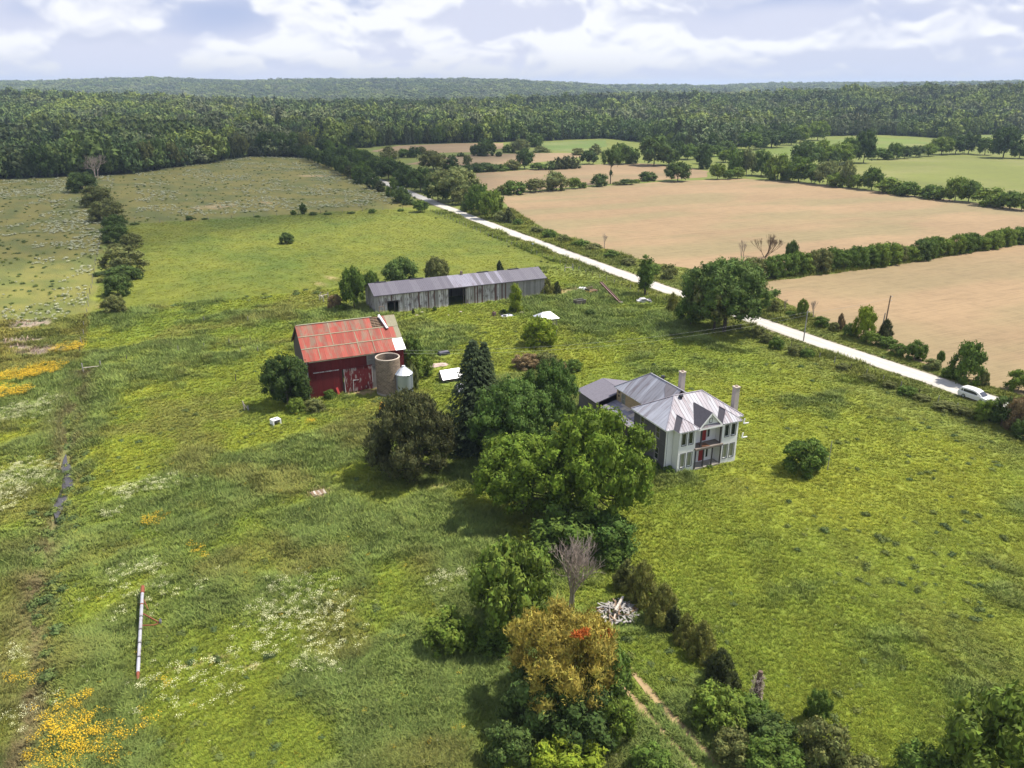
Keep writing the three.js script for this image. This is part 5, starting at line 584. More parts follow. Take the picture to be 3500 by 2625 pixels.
for (let k = 0; k < 3; k++) {
  let L = [...crownLobes(100 + k, 78, { rad: 0.085, y0: 0.13 }), ...crownLobes(130 + k, 16, { rad: 0.17, y0: 0.2 }).map(l => [l[0] * 0.75, mix(0.55, l[1], 0.8), l[2] * 0.75, l[3]])]; proto('maple', 'maple_tree', leaves(10 + k, L, 8500, 0.029, { cy: 0.5 }), limbs(10 + k, L, { n: 22, trunk: 0.024 }), 'tree');
  L = [...crownLobes(200 + k, 34, { rad: 0.115, y0: 0.1 }), ...crownLobes(230 + k, 8, { rad: 0.19, y0: 0.16 })]; proto('tree', 'broadleaf_tree', leaves(20 + k, L, 2500, 0.05, { cy: 0.5 }), limbs(20 + k, L, { n: 12 }), 'tree');
  L = [...crownLobes(300 + k, 24, { rad: 0.13, y0: -0.2 }), ...crownLobes(330 + k, 6, { rad: 0.2, y0: -0.1 })]; proto('bush', 'shrub', leaves(30 + k, L, 1900, 0.062, { cy: 0.3, floor: -0.01 }), limbs(30 + k, L, { n: 6, fork: 0.12, trunk: 0.02 }), 'shrub', 'foliage', 'stem');
  L = [...crownLobes(400 + k, 20, { rad: 0.14, y0: 0.03 }), ...crownLobes(430 + k, 6, { rad: 0.2, y0: 0.1 })]; proto('farTree', 'broadleaf_tree', leaves(40 + k, L, 850, 0.078, { cy: 0.5 }), limbs(40 + k, L, { n: 5, trunk: 0.02 }), 'tree');
  L = [...crownLobes(500 + k, 14, { rad: 0.16, y0: -0.2 }), ...crownLobes(530 + k, 4, { rad: 0.22, y0: -0.1 })]; proto('farBush', 'shrub', leaves(50 + k, L, 620, 0.095, { cy: 0.3, floor: -0.01 }), limbs(50 + k, L, { n: 3, fork: 0.1, trunk: 0.02 }), 'shrub', 'foliage', 'stem');
  const coneLobes = (seed, n, rad) => { const r = RNG(seed), L = []; for (let i = 0; i < n; i++) { const t = (i + 0.5) / n, a = i * 2.4 + r(), R = 0.40 * Math.pow(1 - t, 0.62) * (0.75 + 0.5 * r()); L.push([Math.cos(a) * R, 0.06 + t * 0.86, Math.sin(a) * R, rad * (0.7 + 0.6 * r()) * (1.15 - 0.7 * t)]); } for (let i = 0; i < 6; i++) L.push([0, 0.1 + i * 0.14, 0, 0.2 * (1.1 - i * 0.17)]); return L; };
  proto('cedar', 'cedar_tree', leaves(60 + k, coneLobes(60 + k, 38, 0.11), 2400, 0.05, { cy: 0.2, rise: 0.8, slim: 0.24, outward: 0.7, flat: 1.15, floor: -0.02, per: 4 }), new MB().tube([0, -0.02, 0], [0, 0.9, 0], 0.03, 0.004, 7).geo(), 'tree');
  proto('farCedar', 'cedar_tree', leaves(66 + k, coneLobes(66 + k, 16, 0.15), 520, 0.08, { cy: 0.2, rise: 0.8, slim: 0.28, outward: 0.6, flat: 1.15, floor: -0.02 }), new MB().tube([0, -0.02, 0], [0, 0.9, 0], 0.03, 0.004, 6).geo(), 'tree');
}
{
  proto('spruce', 'spruce_tree', mergeGeometries([coneSprays(71, 9000, 0.038, { tiers: 26, arms: 11, taper: 0.72, droop: 0.16, rise: -0.35, y0: 0.05 }), leaves(79, [...Array(12)].map((_, i) => [0, 0.08 + i * 0.068, 0, 0.27 * Math.pow(1 - i / 13, 0.8), 0.7]), 60, 0.04, { flat: 0.6 })]), new MB().tube([0, -0.02, 0], [0, 0.97, 0], 0.022, 0.003, 8).geo(), 'tree');
  let L = [...crownLobes(72, 84, { rad: 0.085, y0: -0.03 }), ...crownLobes(77, 14, { rad: 0.17, y0: 0 })]; L.forEach(l => { const t = clamp(l[1]); const q = t > 0.45 ? mix(1, 0.55, (t - 0.45) / 0.55) : 1; l[0] *= q; l[2] *= q; }); proto('juniper', 'juniper_tree', leaves(72, L, 8500, 0.036, { cy: 0.25, rise: 0.7, slim: 0.22, outward: 0.8, per: 4, floor: 0 }), limbs(72, L, { n: 10, fork: 0.12, trunk: 0.03 }), 'tree');
  L = [...crownLobes(73, 44, { rad: 0.10, y0: 0.02 }), ...crownLobes(78, 6, { rad: 0.16, y0: 0.1 })]; proto('goldpine', 'pine_tree', leaves(73, L, 6500, 0.04, { cy: 0.35, rise: 0.4, slim: 0.2, outward: 0.8, per: 4, flat: 0.65 }), limbs(73, L, { n: 18, fork: 0.2, trunk: 0.025 }), 'tree');
  L = []; for (let k = 0; k < 20; k++) L.push([Math.sin(k * 2.4) * 0.075, 0.2 + k * 0.038, Math.cos(k * 2.4) * 0.075, 0.105 * (1 - Math.abs(k - 8) / 18)]); proto('column', 'poplar_tree', leaves(74, L, 1500, 0.03, { cy: 0.5 }), limbs(74, L, { n: 10, fork: 0.3, trunk: 0.02 }), 'tree');
  L = []; for (let k = 0; k < 16; k++) L.push([Math.sin(k * 2.4) * 0.15, 0.16 + (k % 8) * 0.105, Math.cos(k * 2.4) * 0.15, 0.17]); proto('vine', 'vine_tree', leaves(75, L, 1900, 0.045, { cy: 0.7, rise: -1.0, slim: 0.26 }), limbs(75, L, { n: 6, fork: 0.5, trunk: 0.03 }), 'tree');
  L = crownLobes(76, 24, { rad: 0.11, y0: 0.5 }); L.push([0.03, 0.3, 0, 0.09], [-0.05, 0.36, 0.03, 0.08]); proto('elm', 'elm_tree', leaves(76, L, 1500, 0.035, { cy: 0.7 }), limbs(76, L, { n: 16, fork: 0.45, trunk: 0.022 }), 'tree');
}
function twigs(seed, o = {}) { // leafless crown
  const r = RNG(seed), m = new MB(); const grow = (p, d, L, w, k) => { const e = p.clone().addScaledVector(d, L); m.tube(p.toArray(), e.toArray(), w, w * 0.62, k > 2 ? 6 : 4, false); if (k <= 0) return; const c = k > 3 ? 3 : o.split ?? 3; for (let i = 0; i < c; i++) { const q = new THREE.Vector3(r() - 0.5, (r() - 0.5) * 0.8 + (o.up ?? 0.25), r() - 0.5).normalize().multiplyScalar(o.spread ?? 0.75).add(d).normalize(); grow(e.clone().addScaledVector(d, -L * 0.25 * r()), q, L * rr(0.62, 0.86, r), w * 0.6, k - 1); } };
  for (let s = 0; s < (o.stems ?? 2); s++) grow(new THREE.Vector3((r() - 0.5) * 0.1, -0.02, (r() - 0.5) * 0.1), new THREE.Vector3((r() - 0.5) * (o.tilt ?? 0.25), 1, (r() - 0.5) * (o.tilt ?? 0.25)).normalize(), o.first ?? 0.34, o.width ?? 0.016, o.depth ?? 5); const g = m.geo(); g.computeBoundingBox(); const b = g.boundingBox; g.scale(1 / Math.max(b.max.x - b.min.x, b.max.z - b.min.z), 1 / b.max.y, 1 / Math.max(b.max.x - b.min.x, b.max.z - b.min.z)); return g;
}
let turnSeed = RNG(404);
function plant(kind, mat, at, w, h, label, group, o = {}) {
  const list = protos[kind], c = list[o.variant ?? Math.floor(turnSeed() * list.length)].clone(); c.name = numbered(o.name || c.name); c.userData = { category: o.category || c.userData.category, label }; if (group) c.userData.group = group;
  const last = c.children[c.children.length - 1]; last.material = LM[mat]; c.position.set(at[0], at[1] - 0.03 * h * 0.2, at[2]); c.scale.set(w, h, w * (o.deep ?? 1)); c.rotation.y = o.turn ?? turnSeed() * 6.28; scene.add(c); shadows(c); return c;
}
// by its place in the photograph: foot (px, py), width and top in photo pixels
function plantAt(kind, mat, px, py, wpx, top, label, group, o = {}) { const p = G(px, py); p[1] = forward(p[0], p[2]) < 330 ? T(p[0], p[2]) : 0; const s = FPX / depthOf(p[0], p[1], p[2]); return plant(kind, mat, p, wpx / s * (o.fat ?? 1.08), Math.max(0.4, heightTo(p, top) * (o.tall ?? 0.94)), label, group, o); }
// --- the grove by the house
plantAt('maple', 'maple', 2030, 1795, 400, 1372, 'large bright green maple beside the grey house wall', null, { variant: 0, turn: 0.4, tall: 0.97 });
plantAt('maple', 'maple', 1790, 1760, 360, 1475, 'broad bright maple with low spreading limbs in the grove', null, { variant: 1, turn: 2.2, tall: 0.97 });
plantAt('maple', 'maple2', 1755, 1590, 290, 1275, 'darker green maple just in front of the spruce', null, { variant: 2, turn: 1, tall: 0.97 });
plantAt('maple', 'maple2', 1878, 1510, 210, 1212, 'dark maple between the spruce and the low house addition', null, { variant: 0, turn: 3.6, tall: 0.98 });
plantAt('spruce', 'spruce', 1622, 1525, 260, 1158, 'tall dark spruce with a narrow top', null, { tall: 1 }); plantAt('spruce', 'spruce', 1658, 1515, 200, 1166, 'second dark spruce leaning into the first, its twin', null, { name: 'spruce_tree', tall: 1 });
plantAt('juniper', 'juniper', 1408, 1620, 310, 1328, 'huge dark brownish juniper standing alone in front of the silo', null, { tall: 1.06 });
plantAt('bush', 'mid', 1935, 1880, 260, 1720, 'low leafy skirt of shrub under the large maple', null, {}); plantAt('bush', 'maple2', 2080, 1890, 210, 1740, 'dense dark shrub at the foot of the large maple', null, {});
plantAt('tree', 'mid2', 1750, 2170, 285, 1845, 'round leafy ash tree between the gold pine and the meadow', null, { tall: 1.02 }); plantAt('bush', 'mid2', 1545, 2215, 190, 2085, 'light green sapling clump at the meadow edge', null, {}); plantAt('bush', 'mid', 1690, 2215, 160, 2120, 'dark undergrowth shrub below the ash tree', null, {});
{ const p = onLand(1950, 2092), s = thing('dead_tree', 'bare grey dead tree with fine twigs above the gold pine', 'tree', p, 0.6), h = heightTo(p, 1822); part('branches', twigs(5, { depth: 5, stems: 3, first: 0.34, spread: 0.75, up: 0.3, width: 0.02 }), barkPale, s); s.scale.set(7.4, h, 7.4); shadows(s); }
{ const p = onLand(1905, 2110), s = thing('fallen_limb', 'pale fallen dead limb tangled behind the gold pine', 'branch', p, 2.4), g = twigs(8, { depth: 4, stems: 1, first: 0.5 }); part('branches', g, barkPale, s); s.scale.set(3.4, 4.2, 3.4); s.rotation.set(0.5, 0.3, 1.15); s.position.y = 1.2; shadows(s); }
const goldPine = plantAt('goldpine', 'gold', 1912, 2415, 390, 2022, 'golden yellow dying pine beside the farm lane', null, { tall: 0.9 });
{ // two sprays of dead orange needles, part of the pine
  const axis = G(1912, 2415); goldPine.updateMatrixWorld(true); for (const [px, py, w] of [[2046, 2180, 1.0], [1980, 2168, 0.5]]) { let best = 1e9, at; for (let y = 2; y < 10; y += 0.1) { const q = G(px, py, y), d = Math.abs(Math.hypot(q[0] - axis[0], q[2] - axis[2]) - 3.0) + (Math.hypot(q[0], q[2]) > Math.hypot(axis[0], axis[2]) ? 3 : 0); if (d < best) { best = d; at = q; } } const g = leaves(px, [[0, 0, 0, 0.5 * w], [0.7 * w, 0.1, 0.2, 0.42 * w], [-0.6 * w, 0.05, -0.15, 0.36 * w], [1.2 * w, 0.12, 0.3, 0.25 * w]], 170, 0.24, { core: -1, flat: 0.45, slim: 0.16, per: 4, outward: 0.9, floor: -2, cy: -1 }); const m = part('dead_needles', g, LM.orange, scene, at); m.rotation.y = 0.4; m.updateMatrixWorld(true); goldPine.attach(m); } }
plantAt('bush', 'mid', 2065, 2390, 190, 2170, 'leafy green shrub leaning over the farm lane beside the gold pine', null, { tall: 0.9 }); plantAt('bush', 'dark2', 1830, 2480, 260, 2270, 'dark shrub at the foot of the gold pine on the meadow side', null, {}); plantAt('bush', 'dark', 1990, 2530, 270, 2330, 'dark dense shrub directly under the gold pine', null, {}); plantAt('bush', 'mid2', 2105, 2530, 150, 2370, 'broad leafy shrub between gold pine and wheel ruts', null, {}); plantAt('bush', 'lime', 1940, 2640, 240, 2530, 'yellow-green sapling shrub at the lane edge', null, {}); plantAt('bush', 'mid', 2225, 2650, 170, 2560, 'pale leafed shrub between the wheel ruts and gold pine', null, {}); plantAt('bush', 'dark2', 1740, 2600, 180, 2470, 'low dark shrub at the edge of the mown meadow', null, {});
for (const [px, py, w, t, m] of [[2140, 2010, 90, 1900, 'olive'], [2190, 2060, 110, 1895, 'cedar'], [2262, 2125, 115, 1975, 'cedar'], [2345, 2190, 80, 2085, 'cedar'], [2395, 2240, 100, 2105, 'cedar'], [2455, 2330, 110, 2200, 'cedarDark'], [2300, 2150, 70, 2060, 'cedarDark']]) plantAt('cedar', m, px, py, w, t, 'olive cedar in the ragged row between lane and open lawn', 'cedars along the lane', { fat: 1.25 });
for (const [px, py, w, t, m, l] of [[2085, 1925, 130, 1850, 'mid', 'pale leafed shrub behind the lumber pile'], [2450, 2470, 200, 2350, 'mid2', 'wide hedge shrub by the dead stump'], [2560, 2480, 170, 2385, 'mid', 'leafy shrub wrapped round the foot of the dead stump'], [2630, 2560, 190, 2440, 'dark2', 'dark shrub on the lawn side of the dead stump'], [2790, 2470, 90, 2350, 'mid', 'upright young sapling on the lawn edge'], [2800, 2620, 190, 2450, 'olive', 'olive scrub cedar mix at the lane hedge end'], [2640, 2660, 220, 2540, 'mid', 'pale leafed bush low in the lane hedge'], [2500, 2600, 150, 2500, 'olive', 'yellowing shrub beside the wheel ruts'], [3150, 2700, 220, 2560, 'mid', 'leafy treetop rising from below at the lawn bottom'], [2930, 2690, 170, 2590, 'olive', 'pale scrub at the end of the lane hedge']]) plantAt('bush', m, px, py, w, t, l, null, {});
plantAt('tree', 'mid2', 3430, 2760, 420, 2330, 'young maple with bright spreading leaves on the lawn corner', null, { tall: 0.9 }); plantAt('bush', 'mid2', 3300, 2700, 200, 2590, 'bright leafy shrub beside the young maple on the lawn', null, {});
{ const p = onLand(2582, 2395), s = thing('dead_stump', 'broken reddish dead trunk wrapped in dry vines', 'stump', p), r = RNG(12), m = new MB(); let a = [0, -0.2, 0], w = 0.42; for (let k = 0; k < 5; k++) { const b = [a[0] + 0.06, a[1] + 0.62, a[2] - 0.03]; m.tube(a, b, w, w * 0.86, 10, k === 4); a = b; w *= 0.86; } part('trunk', m.geo(), std(col(0.13, 0.085, 0.065), { map: MAPS.oldwood }), s); part('dry_vines', (() => { const g = new MB(); for (let k = 0; k < 260; k++) { const t = r() * 6.28, y = r() * 2.7, q = 0.42 - y * 0.06 + r() * 0.25; g.bar([Math.cos(t) * q, y, Math.sin(t) * q], [Math.cos(t + 0.4) * (q + (r() - 0.3) * 0.3), y + (r() - 0.5) * 0.8, Math.sin(t + 0.4) * (q + (r() - 0.3) * 0.3)], 0.025); } return g.geo(); })(), barkPale, s); shadows(s); }
for (const [px, py, w, t, l] of [[2285, 1618, 40, 1592, 'small weedy shrub at the foot of the house bay nearest the grey wall'], [2245, 1600, 34, 1582, 'dark weeds against the grey house wall'], [2210, 1580, 40, 1555, 'leafy weeds along the grey house wall by the maple'], [2425, 1600, 22, 1590, 'small weed clump at the porch step']]) plantAt('bush', 'mid', px, py, w, t, l, null, { fat: 1.2 });
// --- around the barn and sheds
plantAt('tree', 'dark', 985, 1385, 150, 1190, 'dark leafy tree growing against the barn gable wall', null, { fat: 1.15 }); plantAt('bush', 'dark', 1015, 1365, 110, 1250, 'dark vine-choked shrub at the barn corner', null, {});
for (const [px, py, w, t, m, l] of [[1013, 1408, 70, 1352, 'mid2', 'light shrub below the barn corner'], [1075, 1405, 80, 1362, 'olive', 'pale scrub in front of the red barn wall'], [1128, 1362, 45, 1328, 'mid', 'small round shrub against the red barn boards'], [1405, 1262, 85, 1135, 'mid', 'young tree crowding the barn end behind the grain bin'], [1412, 1335, 45, 1235, 'pale', 'white-tipped vine climbing the grain bin'], [1440, 1290, 90, 1200, 'mid2', 'loose shrub beside the grain bin'], [1147, 1060, 55, 1000, 'brown', 'brownish bush at the barn-side shed end'], [1170, 1062, 60, 1035, 'mid2', 'low pale bush in front of the shed end tree'], [1845, 1182, 125, 1068, 'lime', 'round yellow-green bush beside the corn crib'], [1748, 1067, 20, 1040, 'mid', 'small dark shrub by the plastic sheet'], [1720, 1070, 22, 1055, 'dark2', 'low weed clump near the rusty stove'], [2745, 1612, 155, 1490, 'mid', 'round dense bush alone on the open lawn'], [982, 832, 55, 790, 'dark2', 'solitary dark bush in the middle of the pasture'], [2018, 1080, 40, 1055, 'dark2', 'weedy clump beside the dark trailer box'], [1800, 1262, 100, 1205, 'brown', 'brown leafless lilac thicket behind the grove'], [1865, 1262, 90, 1195, 'olive', 'dry lilac bush behind the dark maple'], [1905, 1290, 80, 1230, 'brown', 'tan dry bush near the house addition'], [1955, 1270, 70, 1225, 'mid', 'green bush at the back of the grove']]) plantAt('bush', m, px, py, w, t, l, null, {});
for (const [px, py, w, t, m, l] of [[1212, 1062, 90, 895, 'mid', 'leaning poplar at the barn-side end of the machine shed'], [1375, 990, 120, 868, 'poplar', 'full round poplar rising behind the shed roof'], [1495, 980, 88, 865, 'olive', 'smaller poplar rising behind the shed roof'], [1270, 1010, 60, 915, 'mid', 'slim young tree behind the barn-side shed end']]) plantAt('tree', m, px, py, w, t, l, null, {});
plantAt('cedar', 'spruce', 1708, 950, 36, 882, 'small spruce behind the machine shed roof', null, { name: 'spruce_tree' }); plantAt('cedar', 'cedar', 1870, 1008, 50, 940, 'olive cedar at the road-side end wall of the shed', null, { fat: 1.2 }); plantAt('cedar', 'cedarDark', 1903, 1006, 36, 955, 'shorter cedar beside the sandy patch', null, { fat: 1.2 }); plantAt('cedar', 'cedarDark', 1413, 1075, 14, 1050, 'tiny spruce sapling before the shed boards', null, {}); plantAt('vine', 'lime', 1764, 1068, 48, 955, 'weeping vine-covered tree in front of the shed', null, { fat: 1.1 }); plantAt('bush', 'mid', 1486, 1064, 16, 1045, 'small shrub before the shed boards', null, {});
// --- the big tree at the road and its neighbours
plantAt('maple', 'poplar', 2475, 1135, 300, 868, 'huge grey-green poplar clump between lawn and gravel road', null, { variant: 1, tall: 0.98 }); plantAt('tree', 'olive', 2440, 1130, 220, 905, 'leaning stem of the poplar clump on its lawn side', null, {}); plantAt('tree', 'mid', 2360, 1115, 110, 1000, 'dark young tree beside the big poplar clump', null, {}); plantAt('cedar', 'cedar', 2297, 1065, 42, 990, 'brown-green cedar beside the big poplar clump by the road fence', null, { fat: 1.25 }); plantAt('column', 'mid', 2204, 1012, 50, 866, 'tall thin poplar beside the gravel road', null, { fat: 1.4, tall: 1 });
// --- scattered and hedge plants; look-alikes share a label
const HUE = { mid: 'mid-green', mid2: 'fresh green', dark: 'dark', dark2: 'deep green', pale: 'pale grey-green', olive: 'olive', lime: 'yellow-green', cedar: 'olive', cedarDark: 'dark', brown: 'brownish', poplar: 'grey-green', maple2: 'deep green' }, NOUN = { tree: 'tree', farTree: 'tree', bush: 'shrub', farBush: 'shrub', cedar: 'cedar', farCedar: 'cedar', vine: 'vine-hung tree' };
const looks = (mat, kind, place) => HUE[mat] + ' ' + NOUN[kind] + ' ' + place;
const many = (kinds, mats, list, place, group, o = {}) => list.forEach(([px, py, w, t, m, k], i) => { const kind = k || kinds[i % kinds.length], mat = m || mats[(i * 7 + (i >> 1)) % mats.length]; plantAt(kind, mat, px, py, w, t, looks(mat, kind, place), group, { fat: kind.includes('Cedar') || kind === 'cedar' ? 1.25 : 1.08, ...o }); });
many(['bush'], ['dark2', 'olive', 'dark2', 'olive'], [[285, 655, 95, 585], [335, 705, 95, 630], [365, 755, 110, 680], [395, 790, 70, 730], [398, 830, 90, 765], [450, 845, 70, 795], [430, 930, 140, 832], [415, 955, 90, 905], [405, 1010, 85, 930], [395, 1075, 75, 1005], [395, 860, 50, 830], [470, 955, 40, 915], [330, 945, 22, 930], [345, 965, 26, 950]], 'in the bush row dividing flower field from pasture', 'bushes along the flower field fence', { fat: 1.22, tall: 1.0 });
{ const p = G(330, 610), s = thing('dead_tree', 'broad leafless grey treetop at the far end of the bush row', 'tree', p, 1), g = twigs(15, { depth: 5, stems: 3, tilt: 0.9, spread: 0.8 }); part('branches', g, barkPale, s); s.scale.set(20, 14, 20); shadows(s); }
many(['farBush'], ['dark2', 'mid', 'olive'], [[1037, 732, 26, 688], [1003, 735, 22, 716], [1070, 735, 30, 722], [1120, 733, 34, 725], [1200, 730, 30, 722], [1272, 728, 30, 712], [648, 752, 30, 735], [880, 742, 24, 735], [700, 750, 26, 744], [1370, 722, 26, 712], [460, 768, 34, 760]], 'on the cross fence below the upper flower field', 'bushes on the cross fence');
many(['farBush', 'farCedar', 'farTree'], ['dark2', 'cedarDark', 'dark', 'mid'], [[1372, 692, 70, 630], [1345, 672, 52, 597], [1437, 725, 54, 678], [1275, 645, 64, 586], [1231, 628, 48, 568], [1199, 612, 40, 560], [1300, 655, 40, 610], [1395, 700, 40, 660]], 'between the upper flower field and the gravel road', 'shrubs on the field side of the road');
many(['farTree', 'farTree', 'farBush'], ['mid', 'dark2', 'pale', 'olive'], [[1551, 690, 150, 570, 'pale', 'tree'], [1638, 735, 75, 622, 'mid', 'farTree'], [1682, 748, 70, 645, 'mid2', 'farTree'], [1610, 722, 60, 640, 'dark2', 'farCedar'], [1739, 762, 36, 706, 'cedarDark', 'farCedar'], [1712, 757, 44, 718, 'pale', 'farBush'], [1497, 690, 80, 600, 'dark2', 'farTree'], [1437, 655, 80, 570, 'dark2'], [1389, 638, 70, 560, 'dark'], [1329, 615, 75, 545, 'dark'], [1291, 600, 60, 530, 'dark2'], [1262, 590, 50, 520, 'dark'], [1520, 640, 60, 590, 'mid', 'farTree'], [1470, 640, 60, 580, 'dark'], [1575, 700, 60, 640, 'olive', 'farTree']], 'in the thick row along the tan-field side of the road', 'trees along the far side of the gravel road', { fat: 1.32, tall: 1.04 });
many(['farBush'], ['mid', 'olive', 'mid2'], [[1770, 768, 40, 745], [1833, 795, 50, 770], [1877, 812, 55, 780], [1926, 828, 52, 798], [1985, 845, 62, 815], [2029, 855, 62, 828], [2090, 880, 55, 850], [2150, 905, 60, 878], [2230, 935, 70, 900], [2284, 952, 64, 896]], 'in the verge between gravel road and the wide tan field', 'verge shrubs by the wide tan field');
many(['farBush', 'farTree'], ['mid', 'dark2', 'mid2', 'olive'], [[1755, 664, 72, 614], [1831, 656, 68, 609], [1901, 651, 74, 584, 'pale'], [1962, 645, 38, 606], [2050, 637, 52, 592, 'dark2'], [2143, 631, 50, 611], [2213, 618, 54, 584], [2316, 620, 74, 552, 'dark2'], [1990, 643, 30, 622], [2110, 633, 30, 620], [1720, 664, 50, 630], [2175, 625, 26, 612]], 'in the broken hedge behind the wide tan field', 'bushes behind the wide tan field', { fat: 1.32, tall: 1.04 });
plantAt('elm', 'dark2', 2086, 629, 78, 500, 'lone elm on a bare trunk at the back edge of the wide tan field', null, { tall: 1 });
many(['farTree', 'farBush', 'farCedar'], ['dark', 'dark2', 'mid', 'olive'], [[1793, 577, 52, 505], [1752, 580, 54, 544], [1934, 577, 60, 530, 'cedarDark', 'farCedar'], [1960, 575, 50, 532, 'cedarDark', 'farCedar'], [1905, 578, 50, 535, 'cedarDark', 'farCedar'], [1880, 580, 40, 548], [1665, 585, 70, 556], [1627, 587, 74, 556], [1543, 580, 60, 527], [1481, 580, 82, 514], [1597, 566, 28, 527], [1710, 583, 60, 560], [1840, 580, 50, 556], [1668, 533, 54, 473], [1638, 533, 44, 484], [1622, 533, 28, 495], [1416, 538, 38, 500], [1326, 545, 70, 495], [1443, 534, 28, 500], [1383, 538, 46, 508], [1736, 522, 44, 492], [1779, 522, 56, 473, 'pale'], [1828, 502, 56, 454], [1850, 520, 60, 498, 'pale'], [2013, 561, 54, 512], [1975, 530, 40, 505], [2037, 529, 48, 488], [2118, 562, 56, 487, 'mid'], [2160, 560, 50, 500], [2235, 566, 90, 460, 'dark2', 'farTree'], [2285, 565, 60, 505], [1705, 535, 20, 517], [1575, 535, 30, 520]], 'standing among the small tan fields below the forest', 'trees among the small tan fields', { fat: 1.32, tall: 1.04 });
many(['farTree', 'farBush', 'farTree'], ['mid', 'dark2', 'mid2', 'olive', 'dark2'], [[2729, 622, 86, 530], [2658, 616, 74, 519], [2601, 600, 58, 512], [2550, 600, 56, 505, 'pale'], [2512, 600, 56, 503], [2452, 613, 44, 556, 'mid2'], [2487, 613, 34, 579], [2403, 577, 54, 489, 'dark'], [2772, 627, 62, 566], [2826, 633, 74, 545, 'pale'], [2891, 641, 48, 546, 'pale'], [2929, 645, 56, 595], [2978, 650, 64, 568], [3038, 660, 84, 603], [3103, 671, 56, 620], [3141, 673, 40, 644], [3184, 680, 66, 628], [3263, 688, 66, 601], [3309, 691, 66, 615], [3385, 704, 100, 640], [3450, 715, 66, 652], [3490, 720, 50, 660], [3080, 668, 50, 630], [3225, 685, 50, 645], [2700, 618, 60, 570], [2860, 640, 60, 590], [2630, 605, 50, 550], [2520, 610, 40, 570]], 'in the thick hedge between the wide tan field and green field', 'hedge trees between tan and green fields', { fat: 1.32, tall: 1.04 });
many(['farTree'], ['dark2', 'mid', 'dark', 'mid2'], [[2750, 572, 86, 479], [2805, 567, 66, 476], [2870, 564, 70, 487], [2902, 557, 76, 465, 'mid'], [2951, 557, 60, 443, 'dark'], [3000, 545, 50, 505], [3054, 545, 44, 487], [3090, 542, 44, 498], [3130, 537, 50, 497], [3173, 534, 46, 490], [3217, 529, 60, 465], [3265, 527, 60, 460], [3309, 526, 56, 451], [3365, 530, 56, 468], [3428, 540, 80, 430, 'dark'], [3483, 542, 60, 486], [2840, 568, 50, 510], [3030, 546, 40, 510, 'mid', 'farBush']], 'in the row between the two bright green fields', 'trees between the green fields', { fat: 1.32, tall: 1.04 });
many(['farTree'], ['mid', 'dark2', 'mid2', 'dark'], [[2560, 512, 66, 449], [2636, 504, 86, 443], [2704, 496, 50, 443], [2734, 488, 60, 424], [2794, 480, 60, 411], [2600, 510, 50, 465], [2480, 525, 60, 480], [2440, 535, 50, 495], [2350, 545, 60, 490], [2310, 545, 50, 480], [2480, 555, 50, 510, 'mid2'], [2400, 560, 46, 520]], 'at the back of the farthest bright green field', 'trees behind the far green field', { fat: 1.32, tall: 1.04 });
{ const r = RNG(61); for (let x = 150; x < 350; x += 4.6) { const v = 166 + sst(190, 350, x) * 10 + (r() - 0.5) * 2.4, h = mix(4.8, 7.4, r()) * (x > 290 ? 1.3 : 1), w = mix(6.2, 9, r()); const mt = ['mid', 'mid2', 'mid', 'dark2', 'olive', 'mid2'][Math.floor(r() * 6)]; plant('bush', mt, [x + (r() - 0.5) * 1.5, 0, -v], w, h, looks(mt, 'bush', 'in the dense hedge dividing the two nearest tan fields'), 'hedge between the tan fields'); } }
{ const p = G(2612, 880), s = thing('bare_tree', 'brown half-bare tree fanning out above the hedge between tan fields', 'tree', p, 0.4), h = heightTo(p, 795); part('branches', twigs(25, { depth: 5, stems: 5, tilt: 1.3, spread: 0.5, up: 0.5 }), std(col(0.17, 0.12, 0.075), { map: MAPS.oldwood }), s); s.scale.set(9.5, h, 9.5); shadows(s); }
plantAt('tree', 'dark2', 2702, 905, 46, 812, 'dark young tree standing above the hedge between tan fields', null, {}); for (const [px, py, t, l] of [[2535, 900, 815, 'bare twig sapling in the hedge near the big poplar'], [2064, 848, 792, 'thin bare sapling at the edge of the wide tan field'], [2683, 1068, 1020, 'thin dead sapling on the verge by the near tan field'], [2782, 1090, 1022, 'dry brown sapling behind the grey utility pole']]) { const p = G(px, py), s = thing('bare_sapling', l, 'sapling', p, px), h = heightTo(p, t); part('branches', twigs(px, { depth: 4, stems: 2, tilt: 0.4, spread: 0.5, up: 0.6 }), barkPale, s); s.scale.set(h * 0.4, h, h * 0.4); shadows(s); }
many(['bush'], ['mid', 'mid2', 'olive', 'mid'], [[2640, 1072, 46, 1019, 'olive'], [2738, 1092, 38, 1013, 'mid2', 'tree'], [2806, 1118, 56, 1077], [2870, 1130, 32, 1062, 'brown', 'cedar'], [2948, 1158, 78, 1028, 'lime'], [2972, 1176, 62, 1122], [3023, 1155, 54, 1081, 'cedarDark', 'cedar'], [3029, 1186, 70, 1147], [3066, 1216, 62, 1168], [3129, 1230, 70, 1157], [3185, 1262, 60, 1222, 'pale'], [3210, 1250, 28, 1192, 'mid', 'tree'], [3298, 1306, 116, 1146, 'mid'], [3361, 1318, 36, 1266, 'olive'], [3480, 1335, 90, 1256], [2900, 1150, 40, 1100], [2850, 1132, 40, 1098, 'olive'], [2700, 1085, 40, 1060], [3240, 1290, 50, 1250]], 'between the gravel road and the nearest tan field', 'shrubs on the tan field side of the near road');
